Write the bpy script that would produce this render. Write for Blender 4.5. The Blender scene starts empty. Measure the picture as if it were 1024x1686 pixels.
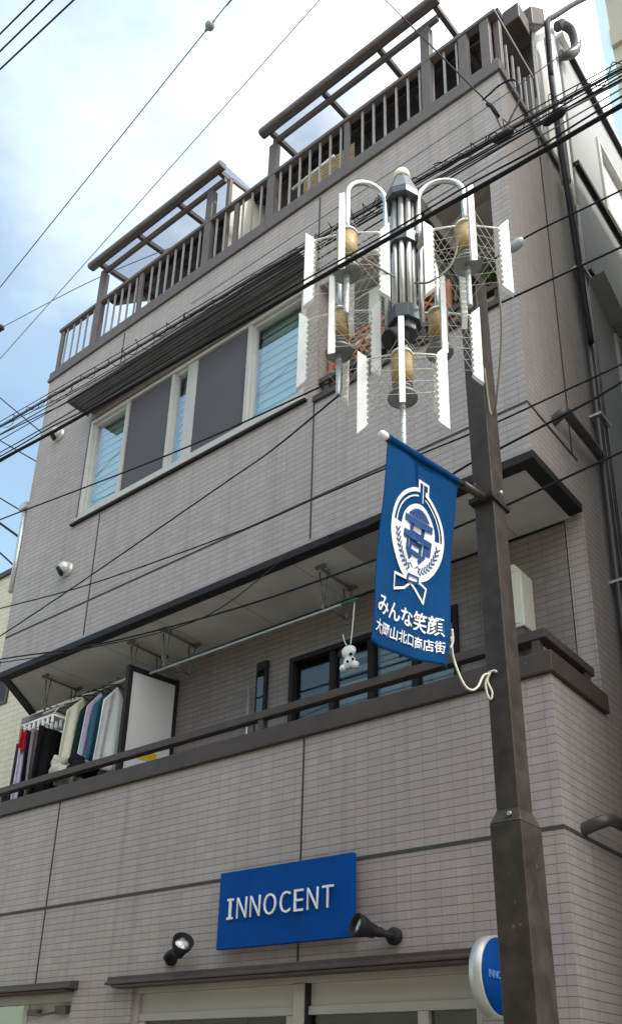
import bpy, bmesh, math, random
from mathutils import Vector, Matrix
random.seed(7)
R_ = math.radians
scene = bpy.context.scene
COL = scene.collection

# ---------------------------------------------------------------- camera
cd = bpy.data.cameras.new('camera'); cam = bpy.data.objects.new('camera', cd); COL.objects.link(cam)
RX = Vector((0.77810956, 0.62764519, 0.02463816)); UX = Vector((0.23332546, -0.32523327, 0.9163965)); FX = Vector((-0.583185, 0.70730816, 0.39951272))
mw = Matrix.Identity(4)
for i in range(3):
    mw[i][0] = RX[i]; mw[i][1] = UX[i]; mw[i][2] = -FX[i]
mw[0][3], mw[1][3], mw[2][3] = 0, 0, 1.6
cam.matrix_world = mw
cd.sensor_fit = 'HORIZONTAL'; cd.sensor_width = 36; cd.lens = 36*1527.44/1024
cd.shift_y = 295/1024; cd.clip_start = .05; cd.clip_end = 2000
scene.camera = cam

# ---------------------------------------------------------------- world, sun, exposure
SUN_AZ, SUN_EL = R_(84), R_(52)          # azimuth from +Y towards +X
w = bpy.data.worlds.new('World'); scene.world = w; w.use_nodes = True
nt = w.node_tree; nt.nodes.clear()
def N(nt, t, **k):
    n = nt.nodes.new(t)
    for a, b in k.items(): setattr(n, a, b)
    return n
out = N(nt, 'ShaderNodeOutputWorld'); bg = N(nt, 'ShaderNodeBackground'); bg.inputs['Strength'].default_value = .1
sky = N(nt, 'ShaderNodeTexSky', sky_type='NISHITA', sun_disc=False, sun_elevation=SUN_EL, sun_rotation=SUN_AZ)
sky.air_density = 1.2; sky.dust_density = 1.5
tc = N(nt, 'ShaderNodeTexCoord'); mp = N(nt, 'ShaderNodeMapping'); mp.inputs['Scale'].default_value = (1, 1, 2.2)
ns = N(nt, 'ShaderNodeTexNoise'); ns.inputs['Scale'].default_value = 1.9; ns.inputs['Detail'].default_value = 7; ns.inputs['Roughness'].default_value = .55
dt = N(nt, 'ShaderNodeVectorMath', operation='DOT_PRODUCT'); dt.inputs[1].default_value = (.75, .35, .36)
ma = N(nt, 'ShaderNodeMath', operation='MULTIPLY_ADD'); ma.inputs[1].default_value = .95
rp = N(nt, 'ShaderNodeValToRGB'); rp.color_ramp.elements[0].position = .20; rp.color_ramp.elements[1].position = .82
rp.color_ramp.elements[0].color = (.03, .03, .03, 1); e_ = rp.color_ramp.elements.new(.43); e_.color = (.07, .07, .07, 1); e_ = rp.color_ramp.elements.new(.62); e_.color = (.26, .26, .26, 1)
mx = N(nt, 'ShaderNodeMix', data_type='RGBA'); mx.inputs[7].default_value = (17.5, 18, 18.5, 1)
g = N(nt, 'ShaderNodeVectorMath', operation='MULTIPLY'); g.inputs[1].default_value = (1.75, 1.85, 1.60)
L = nt.links.new
L(tc.outputs['Generated'], mp.inputs['Vector']); L(mp.outputs[0], ns.inputs['Vector'])
L(tc.outputs['Generated'], dt.inputs[0]); L(dt.outputs['Value'], ma.inputs[0]); L(ns.outputs['Fac'], ma.inputs[2])
L(ma.outputs[0], rp.inputs[0]); L(rp.outputs[0], mx.inputs[0]); L(sky.outputs[0], g.inputs[0]); L(g.outputs[0], mx.inputs[6])
L(mx.outputs[2], bg.inputs['Color']); L(bg.outputs[0], out.inputs[0])
sd = bpy.data.lights.new('sun', 'SUN'); sd.energy = 2.0; sd.angle = R_(3); sd.color = (1, .95, .88)
so = bpy.data.objects.new('sun', sd); COL.objects.link(so)
sv = Vector((math.sin(SUN_AZ)*math.cos(SUN_EL), math.cos(SUN_AZ)*math.cos(SUN_EL), math.sin(SUN_EL)))
so.rotation_euler = sv.to_track_quat('Z', 'Y').to_euler()
scene.view_settings.view_transform = 'Standard'; scene.view_settings.look = 'None'
scene.view_settings.exposure = 0.8; scene.view_settings.gamma = 1
scene.cycles.max_bounces = 8; scene.cycles.transparent_max_bounces = 16

# ---------------------------------------------------------------- materials
def S(r, g, b):
    f = lambda c: (c/12.92 if c <= .04045 else ((c+.055)/1.055)**2.4)
    return (f(r/255), f(g/255), f(b/255))
def mat(name, col, rough=.6, metal=0., var=.0, vscale=6., bump=0., bscale=60., spec=.5):
    m = bpy.data.materials.new(name); m.use_nodes = True; t = m.node_tree; b = t.nodes['Principled BSDF']
    b.inputs['Base Color'].default_value = (*col, 1); b.inputs['Roughness'].default_value = rough; b.inputs['Metallic'].default_value = metal
    b.inputs['Specular IOR Level'].default_value = spec
    if var or bump:
        c = N(t, 'ShaderNodeTexCoord')
    if var:
        n = N(t, 'ShaderNodeTexNoise'); n.inputs['Scale'].default_value = vscale; n.inputs['Detail'].default_value = 6
        t.links.new(c.outputs['Object'], n.inputs['Vector'])
        r = N(t, 'ShaderNodeMapRange'); r.inputs[1].default_value = .3; r.inputs[2].default_value = .7; r.inputs[3].default_value = 1-var; r.inputs[4].default_value = 1+var
        t.links.new(n.outputs['Fac'], r.inputs[0])
        v = N(t, 'ShaderNodeVectorMath', operation='SCALE'); v.inputs[0].default_value = col
        t.links.new(r.outputs[0], v.inputs['Scale']); t.links.new(v.outputs[0], b.inputs['Base Color'])
        r2 = N(t, 'ShaderNodeMapRange'); r2.inputs[3].default_value = max(.05, rough-.12); r2.inputs[4].default_value = min(1, rough+.12)
        t.links.new(n.outputs['Fac'], r2.inputs[0]); t.links.new(r2.outputs[0], b.inputs['Roughness'])
    if bump:
        n2 = N(t, 'ShaderNodeTexNoise'); n2.inputs['Scale'].default_value = bscale; n2.inputs['Detail'].default_value = 4
        t.links.new(c.outputs['Object'], n2.inputs['Vector'])
        bp = N(t, 'ShaderNodeBump'); bp.inputs['Strength'].default_value = bump; bp.inputs['Distance'].default_value = .01
        t.links.new(n2.outputs['Fac'], bp.inputs['Height']); t.links.new(bp.outputs[0], b.inputs['Normal'])
    return m
def tile_mat(name, c1, c2, mortar, bw=.118, bh=.0598, ms=.0062, off=0., rough=.55, vj=.55):
    m = bpy.data.materials.new(name); m.use_nodes = True; t = m.node_tree; b = t.nodes['Principled BSDF']; K = t.links.new
    geo = N(t, 'ShaderNodeNewGeometry'); sp = N(t, 'ShaderNodeSeparateXYZ'); K(geo.outputs['Position'], sp.inputs[0])
    ad = N(t, 'ShaderNodeMath', operation='ADD'); K(sp.outputs[0], ad.inputs[0]); K(sp.outputs[1], ad.inputs[1])
    a2 = N(t, 'ShaderNodeMath', operation='ADD'); K(ad.outputs[0], a2.inputs[0]); a2.inputs[1].default_value = 50.07
    cb = N(t, 'ShaderNodeCombineXYZ'); K(a2.outputs[0], cb.inputs[0]); K(sp.outputs[2], cb.inputs[1])
    def M2(op, x, y=None, cl=False):
        n = N(t, 'ShaderNodeMath', operation=op); n.use_clamp = cl
        for k, q in enumerate((x, y)):
            if q is None: continue
            if isinstance(q, (int, float)): n.inputs[k].default_value = q
            else: K(q, n.inputs[k])
        return n.outputs[0]
    uq = M2('DIVIDE', a2.outputs[0], bw); zq = M2('DIVIDE', sp.outputs[2], bh)
    row = M2('FLOOR', zq); uo = M2('ADD', uq, M2('MULTIPLY', M2('MODULO', row, 2), off)); colm = M2('FLOOR', uo)
    fz, fu = M2('FRACT', zq), M2('FRACT', uo)
    lz = M2('LESS_THAN', fz, ms/bh); lu = M2('MULTIPLY', M2('LESS_THAN', fu, ms*.7/bw), vj)
    line = M2('MAXIMUM', lz, lu)
    cid = N(t, 'ShaderNodeCombineXYZ'); K(colm, cid.inputs[0]); K(row, cid.inputs[1])
    wn = N(t, 'ShaderNodeTexWhiteNoise'); K(cid.outputs[0], wn.inputs['Vector'])
    cmix = N(t, 'ShaderNodeMix', data_type='RGBA'); cmix.inputs[6].default_value = (*c1, 1); cmix.inputs[7].default_value = (*c2, 1); K(wn.outputs['Value'], cmix.inputs[0])
    fin = N(t, 'ShaderNodeMix', data_type='RGBA'); K(cmix.outputs[2], fin.inputs[6]); fin.inputs[7].default_value = (*mortar, 1); K(line, fin.inputs[0])
    # vertical streaks and broad weathering that belong to the wall itself
    mp = N(t, 'ShaderNodeMapping'); mp.inputs['Scale'].default_value = (2.2, 2.2, .25); K(geo.outputs['Position'], mp.inputs[0])
    n = N(t, 'ShaderNodeTexNoise'); n.inputs['Scale'].default_value = 1.6; n.inputs['Detail'].default_value = 8; K(mp.outputs[0], n.inputs['Vector'])
    r = N(t, 'ShaderNodeMapRange'); r.inputs[1].default_value = .3; r.inputs[2].default_value = .75; r.inputs[3].default_value = .92; r.inputs[4].default_value = 1.05; K(n.outputs['Fac'], r.inputs[0])
    n3 = N(t, 'ShaderNodeTexNoise'); n3.inputs['Scale'].default_value = 90; n3.inputs['Detail'].default_value = 3; K(geo.outputs['Position'], n3.inputs['Vector'])
    r3 = N(t, 'ShaderNodeMapRange'); r3.inputs[3].default_value = .74; r3.inputs[4].default_value = 1.26; K(n3.outputs['Fac'], r3.inputs[0])
    mp2 = N(t, 'ShaderNodeMapping'); mp2.inputs['Scale'].default_value = (7, 7, .22); K(geo.outputs['Position'], mp2.inputs[0])
    ns2 = N(t, 'ShaderNodeTexNoise'); ns2.inputs['Scale'].default_value = 1.; ns2.inputs['Detail'].default_value = 5; K(mp2.outputs[0], ns2.inputs['Vector'])
    r5 = N(t, 'ShaderNodeMapRange'); r5.inputs[1].default_value = .56; r5.inputs[2].default_value = .74; r5.inputs[3].default_value = 1.; r5.inputs[4].default_value = .84; K(ns2.outputs['Fac'], r5.inputs[0])
    m5 = N(t, 'ShaderNodeMath', operation='MULTIPLY'); K(r.outputs[0], m5.inputs[0]); K(r5.outputs[0], m5.inputs[1])
    mm = N(t, 'ShaderNodeMath', operation='MULTIPLY'); K(m5.outputs[0], mm.inputs[0]); K(r3.outputs[0], mm.inputs[1])
    v = N(t, 'ShaderNodeVectorMath', operation='SCALE'); K(fin.outputs[2], v.inputs[0]); K(mm.outputs[0], v.inputs['Scale'])
    K(v.outputs[0], b.inputs['Base Color']); b.inputs['Roughness'].default_value = rough
    bp = N(t, 'ShaderNodeBump'); bp.inputs['Strength'].default_value = .6; bp.inputs['Distance'].default_value = .006; bp.invert = True
    K(line, bp.inputs['Height'])
    b2 = N(t, 'ShaderNodeBump'); b2.inputs['Strength'].default_value = .25; b2.inputs['Distance'].default_value = .004; K(n3.outputs['Fac'], b2.inputs['Height']); K(bp.outputs[0], b2.inputs['Normal'])
    K(b2.outputs[0], b.inputs['Normal'])
    return m
def glass_mat(name, tint=(.8, .86, .86), rough=.02, extra=.04):
    m = bpy.data.materials.new(name); m.use_nodes = True; t = m.node_tree; t.nodes.clear(); K = t.links.new
    o = N(t, 'ShaderNodeOutputMaterial'); tr = N(t, 'ShaderNodeBsdfTransparent'); tr.inputs[0].default_value = (*tint, 1)
    gl = N(t, 'ShaderNodeBsdfGlossy'); gl.inputs['Roughness'].default_value = rough; gl.inputs[0].default_value = (1, 1, 1, 1)
    lw = N(t, 'ShaderNodeLayerWeight'); lw.inputs[0].default_value = .5; pw_ = N(t, 'ShaderNodeMath', operation='POWER'); pw_.inputs[1].default_value = 4.; K(lw.outputs['Facing'], pw_.inputs[0])
    a = N(t, 'ShaderNodeMath', operation='ADD'); a.inputs[1].default_value = extra; a.use_clamp = True
    mx = N(t, 'ShaderNodeMixShader'); K(pw_.outputs[0], a.inputs[0]); K(a.outputs[0], mx.inputs[0]); K(tr.outputs[0], mx.inputs[1]); K(gl.outputs[0], mx.inputs[2]); K(mx.outputs[0], o.inputs[0])
    return m
def emis(name, col, s):
    m = bpy.data.materials.new(name); m.use_nodes = True; b = m.node_tree.nodes['Principled BSDF']
    b.inputs['Base Color'].default_value = (*col, 1); b.inputs['Emission Color'].default_value = (*col, 1); b.inputs['Emission Strength'].default_value = s
    return m
def cloth_mat(name, col, rough=.9, trans=.0):
    m = mat(name, col, rough, 0, .06, 14, .35, 220, .08)
    return m
M = dict(
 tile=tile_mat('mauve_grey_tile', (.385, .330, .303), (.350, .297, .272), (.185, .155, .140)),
 recess_shade_tile=tile_mat('tile_with_painted_shade', (.25, .215, .195), (.215, .185, .167), (.12, .103, .093)),  # darker copy of the wall tile, with the balcony recess shade put into its colour
 cap=mat('dark_brown_metal', (.072, .055, .047), .5, .0, .18, 5, spec=.25),
 rail=mat('brown_rail_metal', (.125, .105, .098), .5, .0, .12, 7, spec=.25),
 baluster=mat('mauve_baluster_metal', (.30, .26, .245), .4, .0, .1, 7),
 black=mat('black_trim', (.022, .020, .020), .6, 0, .15, 8, spec=.2),
 joint=mat('dark_sealant', (.05, .045, .042), .8),
 soffit=mat('pale_soffit_board', (.52, .50, .465), .8, 0, .13, 2.2, .1, 30),
 hatch=mat('soffit_hatch', (.30, .285, .27), .7),
 alu=mat('silver_window_frame', (.47, .445, .41), .45, .1, .05, 9),
 screen=mat('insect_screen', (.085, .078, .088), .85, 0, .1, 2, .3, 400),
 glass=glass_mat('window_glass', (.90, .97, .97), .02, .26),
 darkglass=glass_mat('dark_glass', (.75, .78, .78), .03, .05),
 shopglass=glass_mat('shop_glass', (.55, .62, .60), .03, .10),
 blind=mat('green_white_blind', (.58, .68, .62), .7, 0, .04, 3),
 dark=mat('dark_interior', (.03, .03, .03), .8, 0, .2, 1.5),
 canopy=mat('dark_grey_canopy', (.17, .163, .152), .55, .0, .12, 3, spec=.25),
 poly=glass_mat('polycarbonate', (.70, .715, .74), .3, .03),
 beige=mat('cream_panel', (.70, .66, .56), .55, 0, .05, 2),
 pent=mat('dark_brown_siding', (.045, .036, .033), .7, 0, .25, 4),
 render_pale=mat('pale_grey_render', (.52, .50, .47), .85, 0, .1, 1.2, .2, 50),
 siding=mat('pale_green_grey_siding', (.31, .315, .30), .7, 0, .12, .9, .15, 40),
 white=mat('white_enamel', (.86, .85, .80), .3, 0, .05, 5),
 pole=mat('dark_brown_pole_paint', (.046, .036, .030), .42, .0, .3, 9, .12, 120, .3),
 column=mat('dark_slate_metal', (.052, .062, .068), .38, .3, .2, 8),
 chrome=mat('brushed_steel', (.62, .62, .58), .33, .8, .04, 5),
 galv=mat('galvanised_tube', (.55, .57, .54), .38, .6, .12, 12),
 diffuser=mat('aged_yellow_diffuser', (.36, .25, .085), .5, 0, .2, 7),
 disc=mat('dull_grey_reflector', (.22, .225, .21), .5, .2, .2, 10),
 finwire=mat('pale_wire', (.62, .60, .54), .5, .2),
 blue=mat('royal_blue_board', (.000, .060, .27), .6, 0, .10, 4, spec=.1),
 navy=None,
 letter=mat('white_letter', (.82, .82, .80), .4),
 black_cable=mat('black_cable', (.016, .016, .018), .65, spec=.15),
 grey_cable=mat('grey_cable', (.10, .10, .105), .55),
 pale_cable=mat('pale_cable', (.42, .42, .44), .5),
 pipe=mat('dark_brown_pipe', (.055, .048, .044), .38, 0, .2, 6),
 greypipe=mat('grey_pvc_pipe', (.36, .40, .39), .4, 0, .1, 5),
 rope=mat('cream_rope', (.62, .58, .47), .9, 0, .15, 60),
 lattice=mat('terracotta_lattice', (.36, .13, .065), .7, 0, .25, 9),
 acwhite=mat('ivory_appliance', (.62, .60, .53), .45, 0, .05, 4),
 heater=mat('cream_appliance', (.70, .66, .54), .45, 0, .06, 5),
 leaf=mat('leaf_green', (.11, .16, .045), .6, 0, .35, 20),
 terracotta=mat('terracotta_pot', (.30, .10, .06), .8, 0, .2, 9),
 lamp_glass=glass_mat('lamp_glass', (.9, .9, .9), .05, .15),
 reflector=mat('spot_reflector', (.8, .8, .78), .2, .8),
 shopframe=mat('beige_aluminium', (.42, .385, .32), .45, .15, .06, 4),
 shoppanel=mat('beige_transom_panel', (.47, .44, .375), .6, 0, .06, 2),
 cream_tile=tile_mat('cream_tile', (.62, .54, .40), (.57, .50, .37), (.36, .31, .24), .3, .1, .008, .5, .6, 1.),
 tower=mat('beige_tower', (.40, .37, .29), .8, 0, .1, .2),
 paleblue=mat('pale_blue_panel', (.62, .76, .80), .4),
 road=mat('street_concrete', (.22, .212, .20), .9, 0, .2, 3, .4, 200),
 yellow=mat('yellow_sticker', (.62, .42, .03), .6),
 panelwhite=mat('white_partition_board', (.66, .66, .63), .6, 0, .04, 2),
 green_tape=mat('green_tape', (.03, .14, .08), .6),
 reed=mat('tan_reed', (.36, .26, .15), .85, 0, .25, 25),
 vent=mat('stainless_vent', (.62, .60, .57), .35, .35, .08, 8),
)
def scuff(m, col, thr):
    t = m.node_tree; b = t.nodes['Principled BSDF']; c = N(t, 'ShaderNodeTexCoord'); n = N(t, 'ShaderNodeTexNoise'); n.inputs['Scale'].default_value = 22; n.inputs['Detail'].default_value = 5; t.links.new(c.outputs['Object'], n.inputs['Vector'])
    r = N(t, 'ShaderNodeMapRange'); r.inputs[1].default_value = thr; r.inputs[2].default_value = thr+.05; t.links.new(n.outputs['Fac'], r.inputs[0])
    mx = N(t, 'ShaderNodeMix', data_type='RGBA'); mx.inputs[7].default_value = (*col, 1); t.links.new(r.outputs[0], mx.inputs[0]); src = b.inputs['Base Color'].links[0].from_socket; t.links.new(src, mx.inputs[6]); t.links.new(mx.outputs[2], b.inputs['Base Color'])
scuff(M['pole'], (.12, .10, .085), .70); scuff(M['cap'], (.14, .115, .10), .71); scuff(M['rail'], (.21, .18, .165), .69)
M['navy'] = cloth_mat('navy_banner_cloth', (.003, .051, .158), .9)
def glaze(name, col): M[name] = cloth_mat(name, col)
for n, c in dict(c_white=(.74, .75, .74), c_cream=(.66, .63, .50), c_lilac=(.60, .56, .68), c_teal=(.035, .10, .14), c_darkgreen=(.02, .05, .04),
                 c_navy=(.018, .02, .035), c_black=(.012, .012, .015), c_red=(.42, .01, .02), c_charcoal=(.06, .055, .06), c_grey=(.20, .17, .17), c_beige=(.48, .45, .37), c_sage=(.40, .42, .36)).items(): glaze(n, c)

# ---------------------------------------------------------------- builders
def bm_(): return bmesh.new()
def bx(bm, x0, x1, y0, y1, z0, z1):
    v = [bm.verts.new((x, y, z)) for x in (x0, x1) for y in (y0, y1) for z in (z0, z1)]
    for f in ((0, 1, 3, 2), (4, 6, 7, 5), (0, 4, 5, 1), (2, 3, 7, 6), (0, 2, 6, 4), (1, 5, 7, 3)): bm.faces.new([v[i] for i in f])
def prism(bm, poly, axis, a, b):
    """extrude a 2-D polygon; axis X: poly=(y,z); Y: poly=(x,z); Z: poly=(x,y)"""
    def P(p, t): return {'X': (t, p[0], p[1]), 'Y': (p[0], t, p[1]), 'Z': (p[0], p[1], t)}[axis]
    A = [bm.verts.new(P(p, a)) for p in poly]; B = [bm.verts.new(P(p, b)) for p in poly]; n = len(poly)
    bm.faces.new(A); bm.faces.new(B[::-1])
    for i in range(n): bm.faces.new([A[i], B[i], B[(i+1) % n], A[(i+1) % n]])
def tube(bm, pts, r, n=8, caps=True, rs=None):
    pts = [Vector(p) for p in pts]; rings = []
    t0 = (pts[1]-pts[0]).normalized(); ref = Vector((0, 0, 1)) if abs(t0.z) < .9 else Vector((1, 0, 0))
    u = t0.cross(ref).normalized()
    for i, p in enumerate(pts):
        t = (pts[min(i+1, len(pts)-1)]-pts[max(i-1, 0)])
        t = t.normalized() if t.length > 1e-9 else t0
        u = (u-t*u.dot(t)).normalized(); v = t.cross(u); rr = rs[i] if rs else r
        rings.append([bm.verts.new(p+(u*math.cos(a)+v*math.sin(a))*rr) for a in [2*math.pi*k/n for k in range(n)]])
    for a, b in zip(rings, rings[1:]):
        for k in range(n): 
            f = bm.faces.new([a[k], a[(k+1) % n], b[(k+1) % n], b[k]]); f.smooth = n > 5
    if caps: bm.faces.new(rings[0][::-1]); bm.faces.new(rings[-1])
def lathe(bm, prof, c, axis=Vector((0, 0, 1)), n=24, smooth=True):
    axis = Vector(axis).normalized(); ref = Vector((1, 0, 0)) if abs(axis.x) < .9 else Vector((0, 0, 1))
    u = axis.cross(ref).normalized(); v = axis.cross(u); c = Vector(c); rings = []
    for r, h in prof:
        rings.append([bm.verts.new(c+axis*h+(u*math.cos(2*math.pi*k/n)+v*math.sin(2*math.pi*k/n))*max(r, 1e-4)) for k in range(n)])
    for a, b in zip(rings, rings[1:]):
        for k in range(n):
            f = bm.faces.new([a[k], a[(k+1) % n], b[(k+1) % n], b[k]]); f.smooth = smooth
    bm.faces.new(rings[0][::-1]); bm.faces.new(rings[-1])
def spline(pts, m=6):
    pts = [Vector(p) for p in pts]
    if len(pts) < 3: 
        a, b = pts; return [a.lerp(b, i/(m*2)) for i in range(m*2+1)]
    P = [pts[0]*2-pts[1]]+pts+[pts[-1]*2-pts[-2]]; o = []
    for i in range(1, len(P)-2):
        p0, p1, p2, p3 = P[i-1:i+3]
        for k in range(m):
            t = k/m; o.append(.5*((2*p1)+(p2-p0)*t+(2*p0-5*p1+4*p2-p3)*t*t+(3*p1-p0-3*p2+p3)*t**3))
    o.append(pts[-1]); return o
def obj(name, bm, m, parent=None, bevel=0., label=None, smooth=False):
    bmesh.ops.recalc_face_normals(bm, faces=bm.faces)
    me = bpy.data.meshes.new(name); bm.to_mesh(me); bm.free()
    ms = m if isinstance(m, (list, tuple)) else [m]
    for k in ms: me.materials.append(M[k] if isinstance(k, str) else k)
    o = bpy.data.objects.new(name, me); COL.objects.link(o)
    if parent:
        o.parent = parent; o.matrix_parent_inverse = PW(parent).inverted()
    if bevel:
        b = o.modifiers.new('bevel', 'BEVEL'); b.width = bevel; b.segments = 2; b.limit_method = 'ANGLE'; b.angle_limit = R_(35)
    if label: o['label'] = label
    return o
def PW(o):
    m = o.matrix_basis.copy()
    while o.parent:
        m = o.parent.matrix_basis @ o.matrix_parent_inverse @ m; o = o.parent
    return m
def tag(o, label, cat, group=None, kind=None):
    o['label'] = label; o['category'] = cat
    if group: o['group'] = group
    if kind: o['kind'] = kind
    return o
def thing(name, label, cat, loc=(0, 0, 0), group=None):
    o = bpy.data.objects.new(name, None); COL.objects.link(o); o.location = loc; o.empty_display_size = .2
    return tag(o, label, cat, group)
def holes(bm, axis, a, b, u0, u1, z0, z1, hs):
    """wall slab between planes a,b on axis ('Y' -> u is x, 'X' -> u is y) with rectangular holes (u0,u1,z0,z1)"""
    us = sorted({u0, u1, *[c for h in hs for c in h[:2] if u0 < c < u1]}); zs = sorted({z0, z1, *[c for h in hs for c in h[2:] if z0 < c < z1]})
    solid = lambda i, j: 0 <= i < len(us)-1 and 0 <= j < len(zs)-1 and not any(h[0] < (us[i]+us[i+1])/2 < h[1] and h[2] < (zs[j]+zs[j+1])/2 < h[3] for h in hs)
    V = {}
    def vv(i, j, t):
        if (i, j, t) not in V:
            V[i, j, t] = bm.verts.new((us[i], t, zs[j]) if axis == 'Y' else (t, us[i], zs[j]))
        return V[i, j, t]
    for i in range(len(us)-1):
        for j in range(len(zs)-1):
            if not solid(i, j): continue
            for t in (a, b): bm.faces.new([vv(i, j, t), vv(i+1, j, t), vv(i+1, j+1, t), vv(i, j+1, t)])
            for (di, dj, e) in ((-1, 0, ((i, j), (i, j+1))), (1, 0, ((i+1, j), (i+1, j+1))), (0, -1, ((i, j), (i+1, j))), (0, 1, ((i, j+1), (i+1, j+1)))):
                if not solid(i+di, j+dj):
                    (p, q) = e; bm.faces.new([vv(*p, a), vv(*q, a), vv(*q, b), vv(*p, b)])
def text_bm(body, width, height, bold=0., depth=.004, resolution=3):
    c = bpy.data.curves.new('t', 'FONT'); c.body = body; c.offset = bold; c.resolution_u = resolution; c.extrude = .5
    o = bpy.data.objects.new('t', c); COL.objects.link(o); bpy.context.view_layer.update()
    me = bpy.data.meshes.new_from_object(o.evaluated_get(bpy.context.evaluated_depsgraph_get()))
    bm = bmesh.new(); bm.from_mesh(me); bpy.data.objects.remove(o); bpy.data.curves.remove(c); bpy.data.meshes.remove(me)
    xs = [v.co.x for v in bm.verts]; ys = [v.co.y for v in bm.verts]; x0, x1, y0, y1 = min(xs), max(xs), min(ys), max(ys)
    for v in bm.verts: v.co = Vector(((v.co.x-x0)/(x1-x0)*width, (v.co.y-y0)/(y1-y0)*height, v.co.z*depth))
    return bm
def mapbm(bm, fn):
    for v in bm.verts: v.co = fn(v.co)
def arc(r, a0, a1, n=20): return [(r*math.cos(R_(a0+(a1-a0)*i/n)), r*math.sin(R_(a0+(a1-a0)*i/n))) for i in range(n+1)]

# ---------------------------------------------------------------- ground
W = 5.3; XR = -2.32; XL = -9.09; YB = 6.2
def struct(name, bm, m):
    o = obj(name, bm, m); o['kind'] = 'structure'; return o
b = bm_(); bx(b, -300, 300, -300, 300, -.3, 0); struct('ground', b, 'road')

# ---------------------------------------------------------------- the tiled house
H = thing('tiled_house', 'mauve grey tiled three storey house with roof terrace above a shop', 'house', (-5.7, W, 0))
def hp(name, bm, m, bevel=0., label=None, parent=None): return obj(name, bm, m, parent or H, bevel, label)
SHOP = (-6.20, -2.95, -.1, 2.385); SIDE_WIN = (-9.4, -6.98, -.1, 2.375)
WIN = (-7.93, -4.56, 7.66, 9.08); REC = (-4.40, -2.49, 7.59, 9.02)
b = bm_()
holes(b, 'Y', W, W+.16, -10.6, XR, 0, 4.2, [SHOP, SIDE_WIN])            # ground floor and balcony front
holes(b, 'Y', W, W+.16, XL, XR, 6.05, 10.36, [WIN, REC])                 # third floor front
obj_front = hp('front_wall', b, 'tile')
b = bm_(); holes(b, 'X', XR-.003, XR-.16, W+.16, YB, 0, 4.2, []); holes(b, 'X', XR-.003, XR-.16, W+.16, YB, 6.05, 10.36, [])
holes(b, 'X', XR-.003, XR-.16, YB, 7.0, 0, 10.36, [])
hp('side_wall', b, 'tile')
b = bm_()
LW = [(XL, W+.161), (XL+.16, W+.161), (-9.6, YB), (-9.76, YB)]
prism(b, LW, 'Z', 6.05, 10.36); hp('left_wall', b, 'tile')
BWIN = (-5.37, -3.5, 4.0, 5.5); SLIT = (-5.80, -5.66, 4.1, 5.57)
b = bm_(); holes(b, 'Y', YB, YB+.15, -9.9, XR-.17, 3.2, 5.93, [BWIN, SLIT]); hp('balcony_back_wall', b, 'recess_shade_tile')
# trims
b = bm_()
for (z, t) in ((3.158, .012),): bx(b, -10.6, XR+.004, W-.005, W+.01, z-t, z+t); bx(b, XR-.01, XR+.0045, W+.0102, 7.0, z-t, z+t)
for (z, t) in ((6.478, .009),): bx(b, XL+.01, XR+.004, W-.005, W+.01, z-t, z+t); bx(b, XR-.01, XR+.0045, W+.0102, 6.2, z-t, z+t)
for x in (-7.545, -4.425):
    bx(b, x-.008, x+.008, W-.0045, W+.01, 2.47, 3.1455); bx(b, x-.008, x+.008, W-.0045, W+.01, 3.171, 4.2); bx(b, x-.008, x+.008, W-.0045, W+.01, 6.05, 6.4685); bx(b, x-.008, x+.008, W-.0045, W+.01, 6.4875, 7.56 if x > -5 else 7.6)
    bx(b, x-.008, x+.008, W-.0045, W+.01, 9.35 if x < -5 else 9.25, 10.3)
for y in (6.1,): bx(b, XR-.01, XR+.004, y-.008, y+.008, 6.49, 10.3)
hp('sealant_joint', b, 'joint')
b = bm_()
bx(b, XL-.02, XR+.03, W-.03, W+.19, 10.34, 10.39); bx(b, XL-.01, XR+.022, W-.018, W+.18, 10.3905, 10.50)
bx(b, XR-.19, XR+.03, W+.191, 6.75, 10.34, 10.39); bx(b, XR-.18, XR+.022, W+.1805, 6.75, 10.3905, 10.46)
hp('parapet_cap', b, 'rail', .006)
b = bm_(); bx(b, XL+.02, XR-.02, W+.17, 6.25, 10.22, 10.32); hp('terrace_deck', b, 'soffit')
# overhang soffit with its black drip trim
b = bm_(); prism(b, [(XL+.03, W+.09), (XR-.1, W+.09), (XR-.1, YB-.002), (-9.74, YB-.002)], 'Z', 5.955, 6.0); hp('soffit', b, 'soffit')
b = bm_(); bx(b, -4.17, -3.78, W+.12, W+.45, 5.945, 5.954); hp('soffit_hatch', b, 'hatch')
b = bm_(); bx(b, XL-.02, XR+.018, W-.018, W+.09, 5.935, 6.012)
bx(b, XR-.1, XR+.018, W+.0905, YB-.05, 5.935, 6.012)
prism(b, [(XL-.02, W+.0905), (XL+.10, W+.0905), (-9.60, YB), (-9.74, YB)], 'Z', 5.935, 6.012)
hp('overhang_trim', b, 'black', .006)
b = bm_(); bx(b, XL-.01, XR+.012, W-.012, W+.09, 6.0125, 6.049); bx(b, XR-.1, XR+.012, W+.0905, YB-.05, 6.0125, 6.049); hp('drip_flashing', b, 'baluster')
b = bm_(); bx(b, XL, XR-.2, W+.2, YB, 3.05, 3.2); hp('balcony_floor', b, 'soffit')
b = bm_()
for x in (-8.3, -7.4, -6.5, -5.6, -4.7, -3.8, -2.9): bx(b, x-.003, x+.003, W+.095, YB-.01, 5.9525, 5.9545)
hp('soffit_joint', b, 'hatch')
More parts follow.
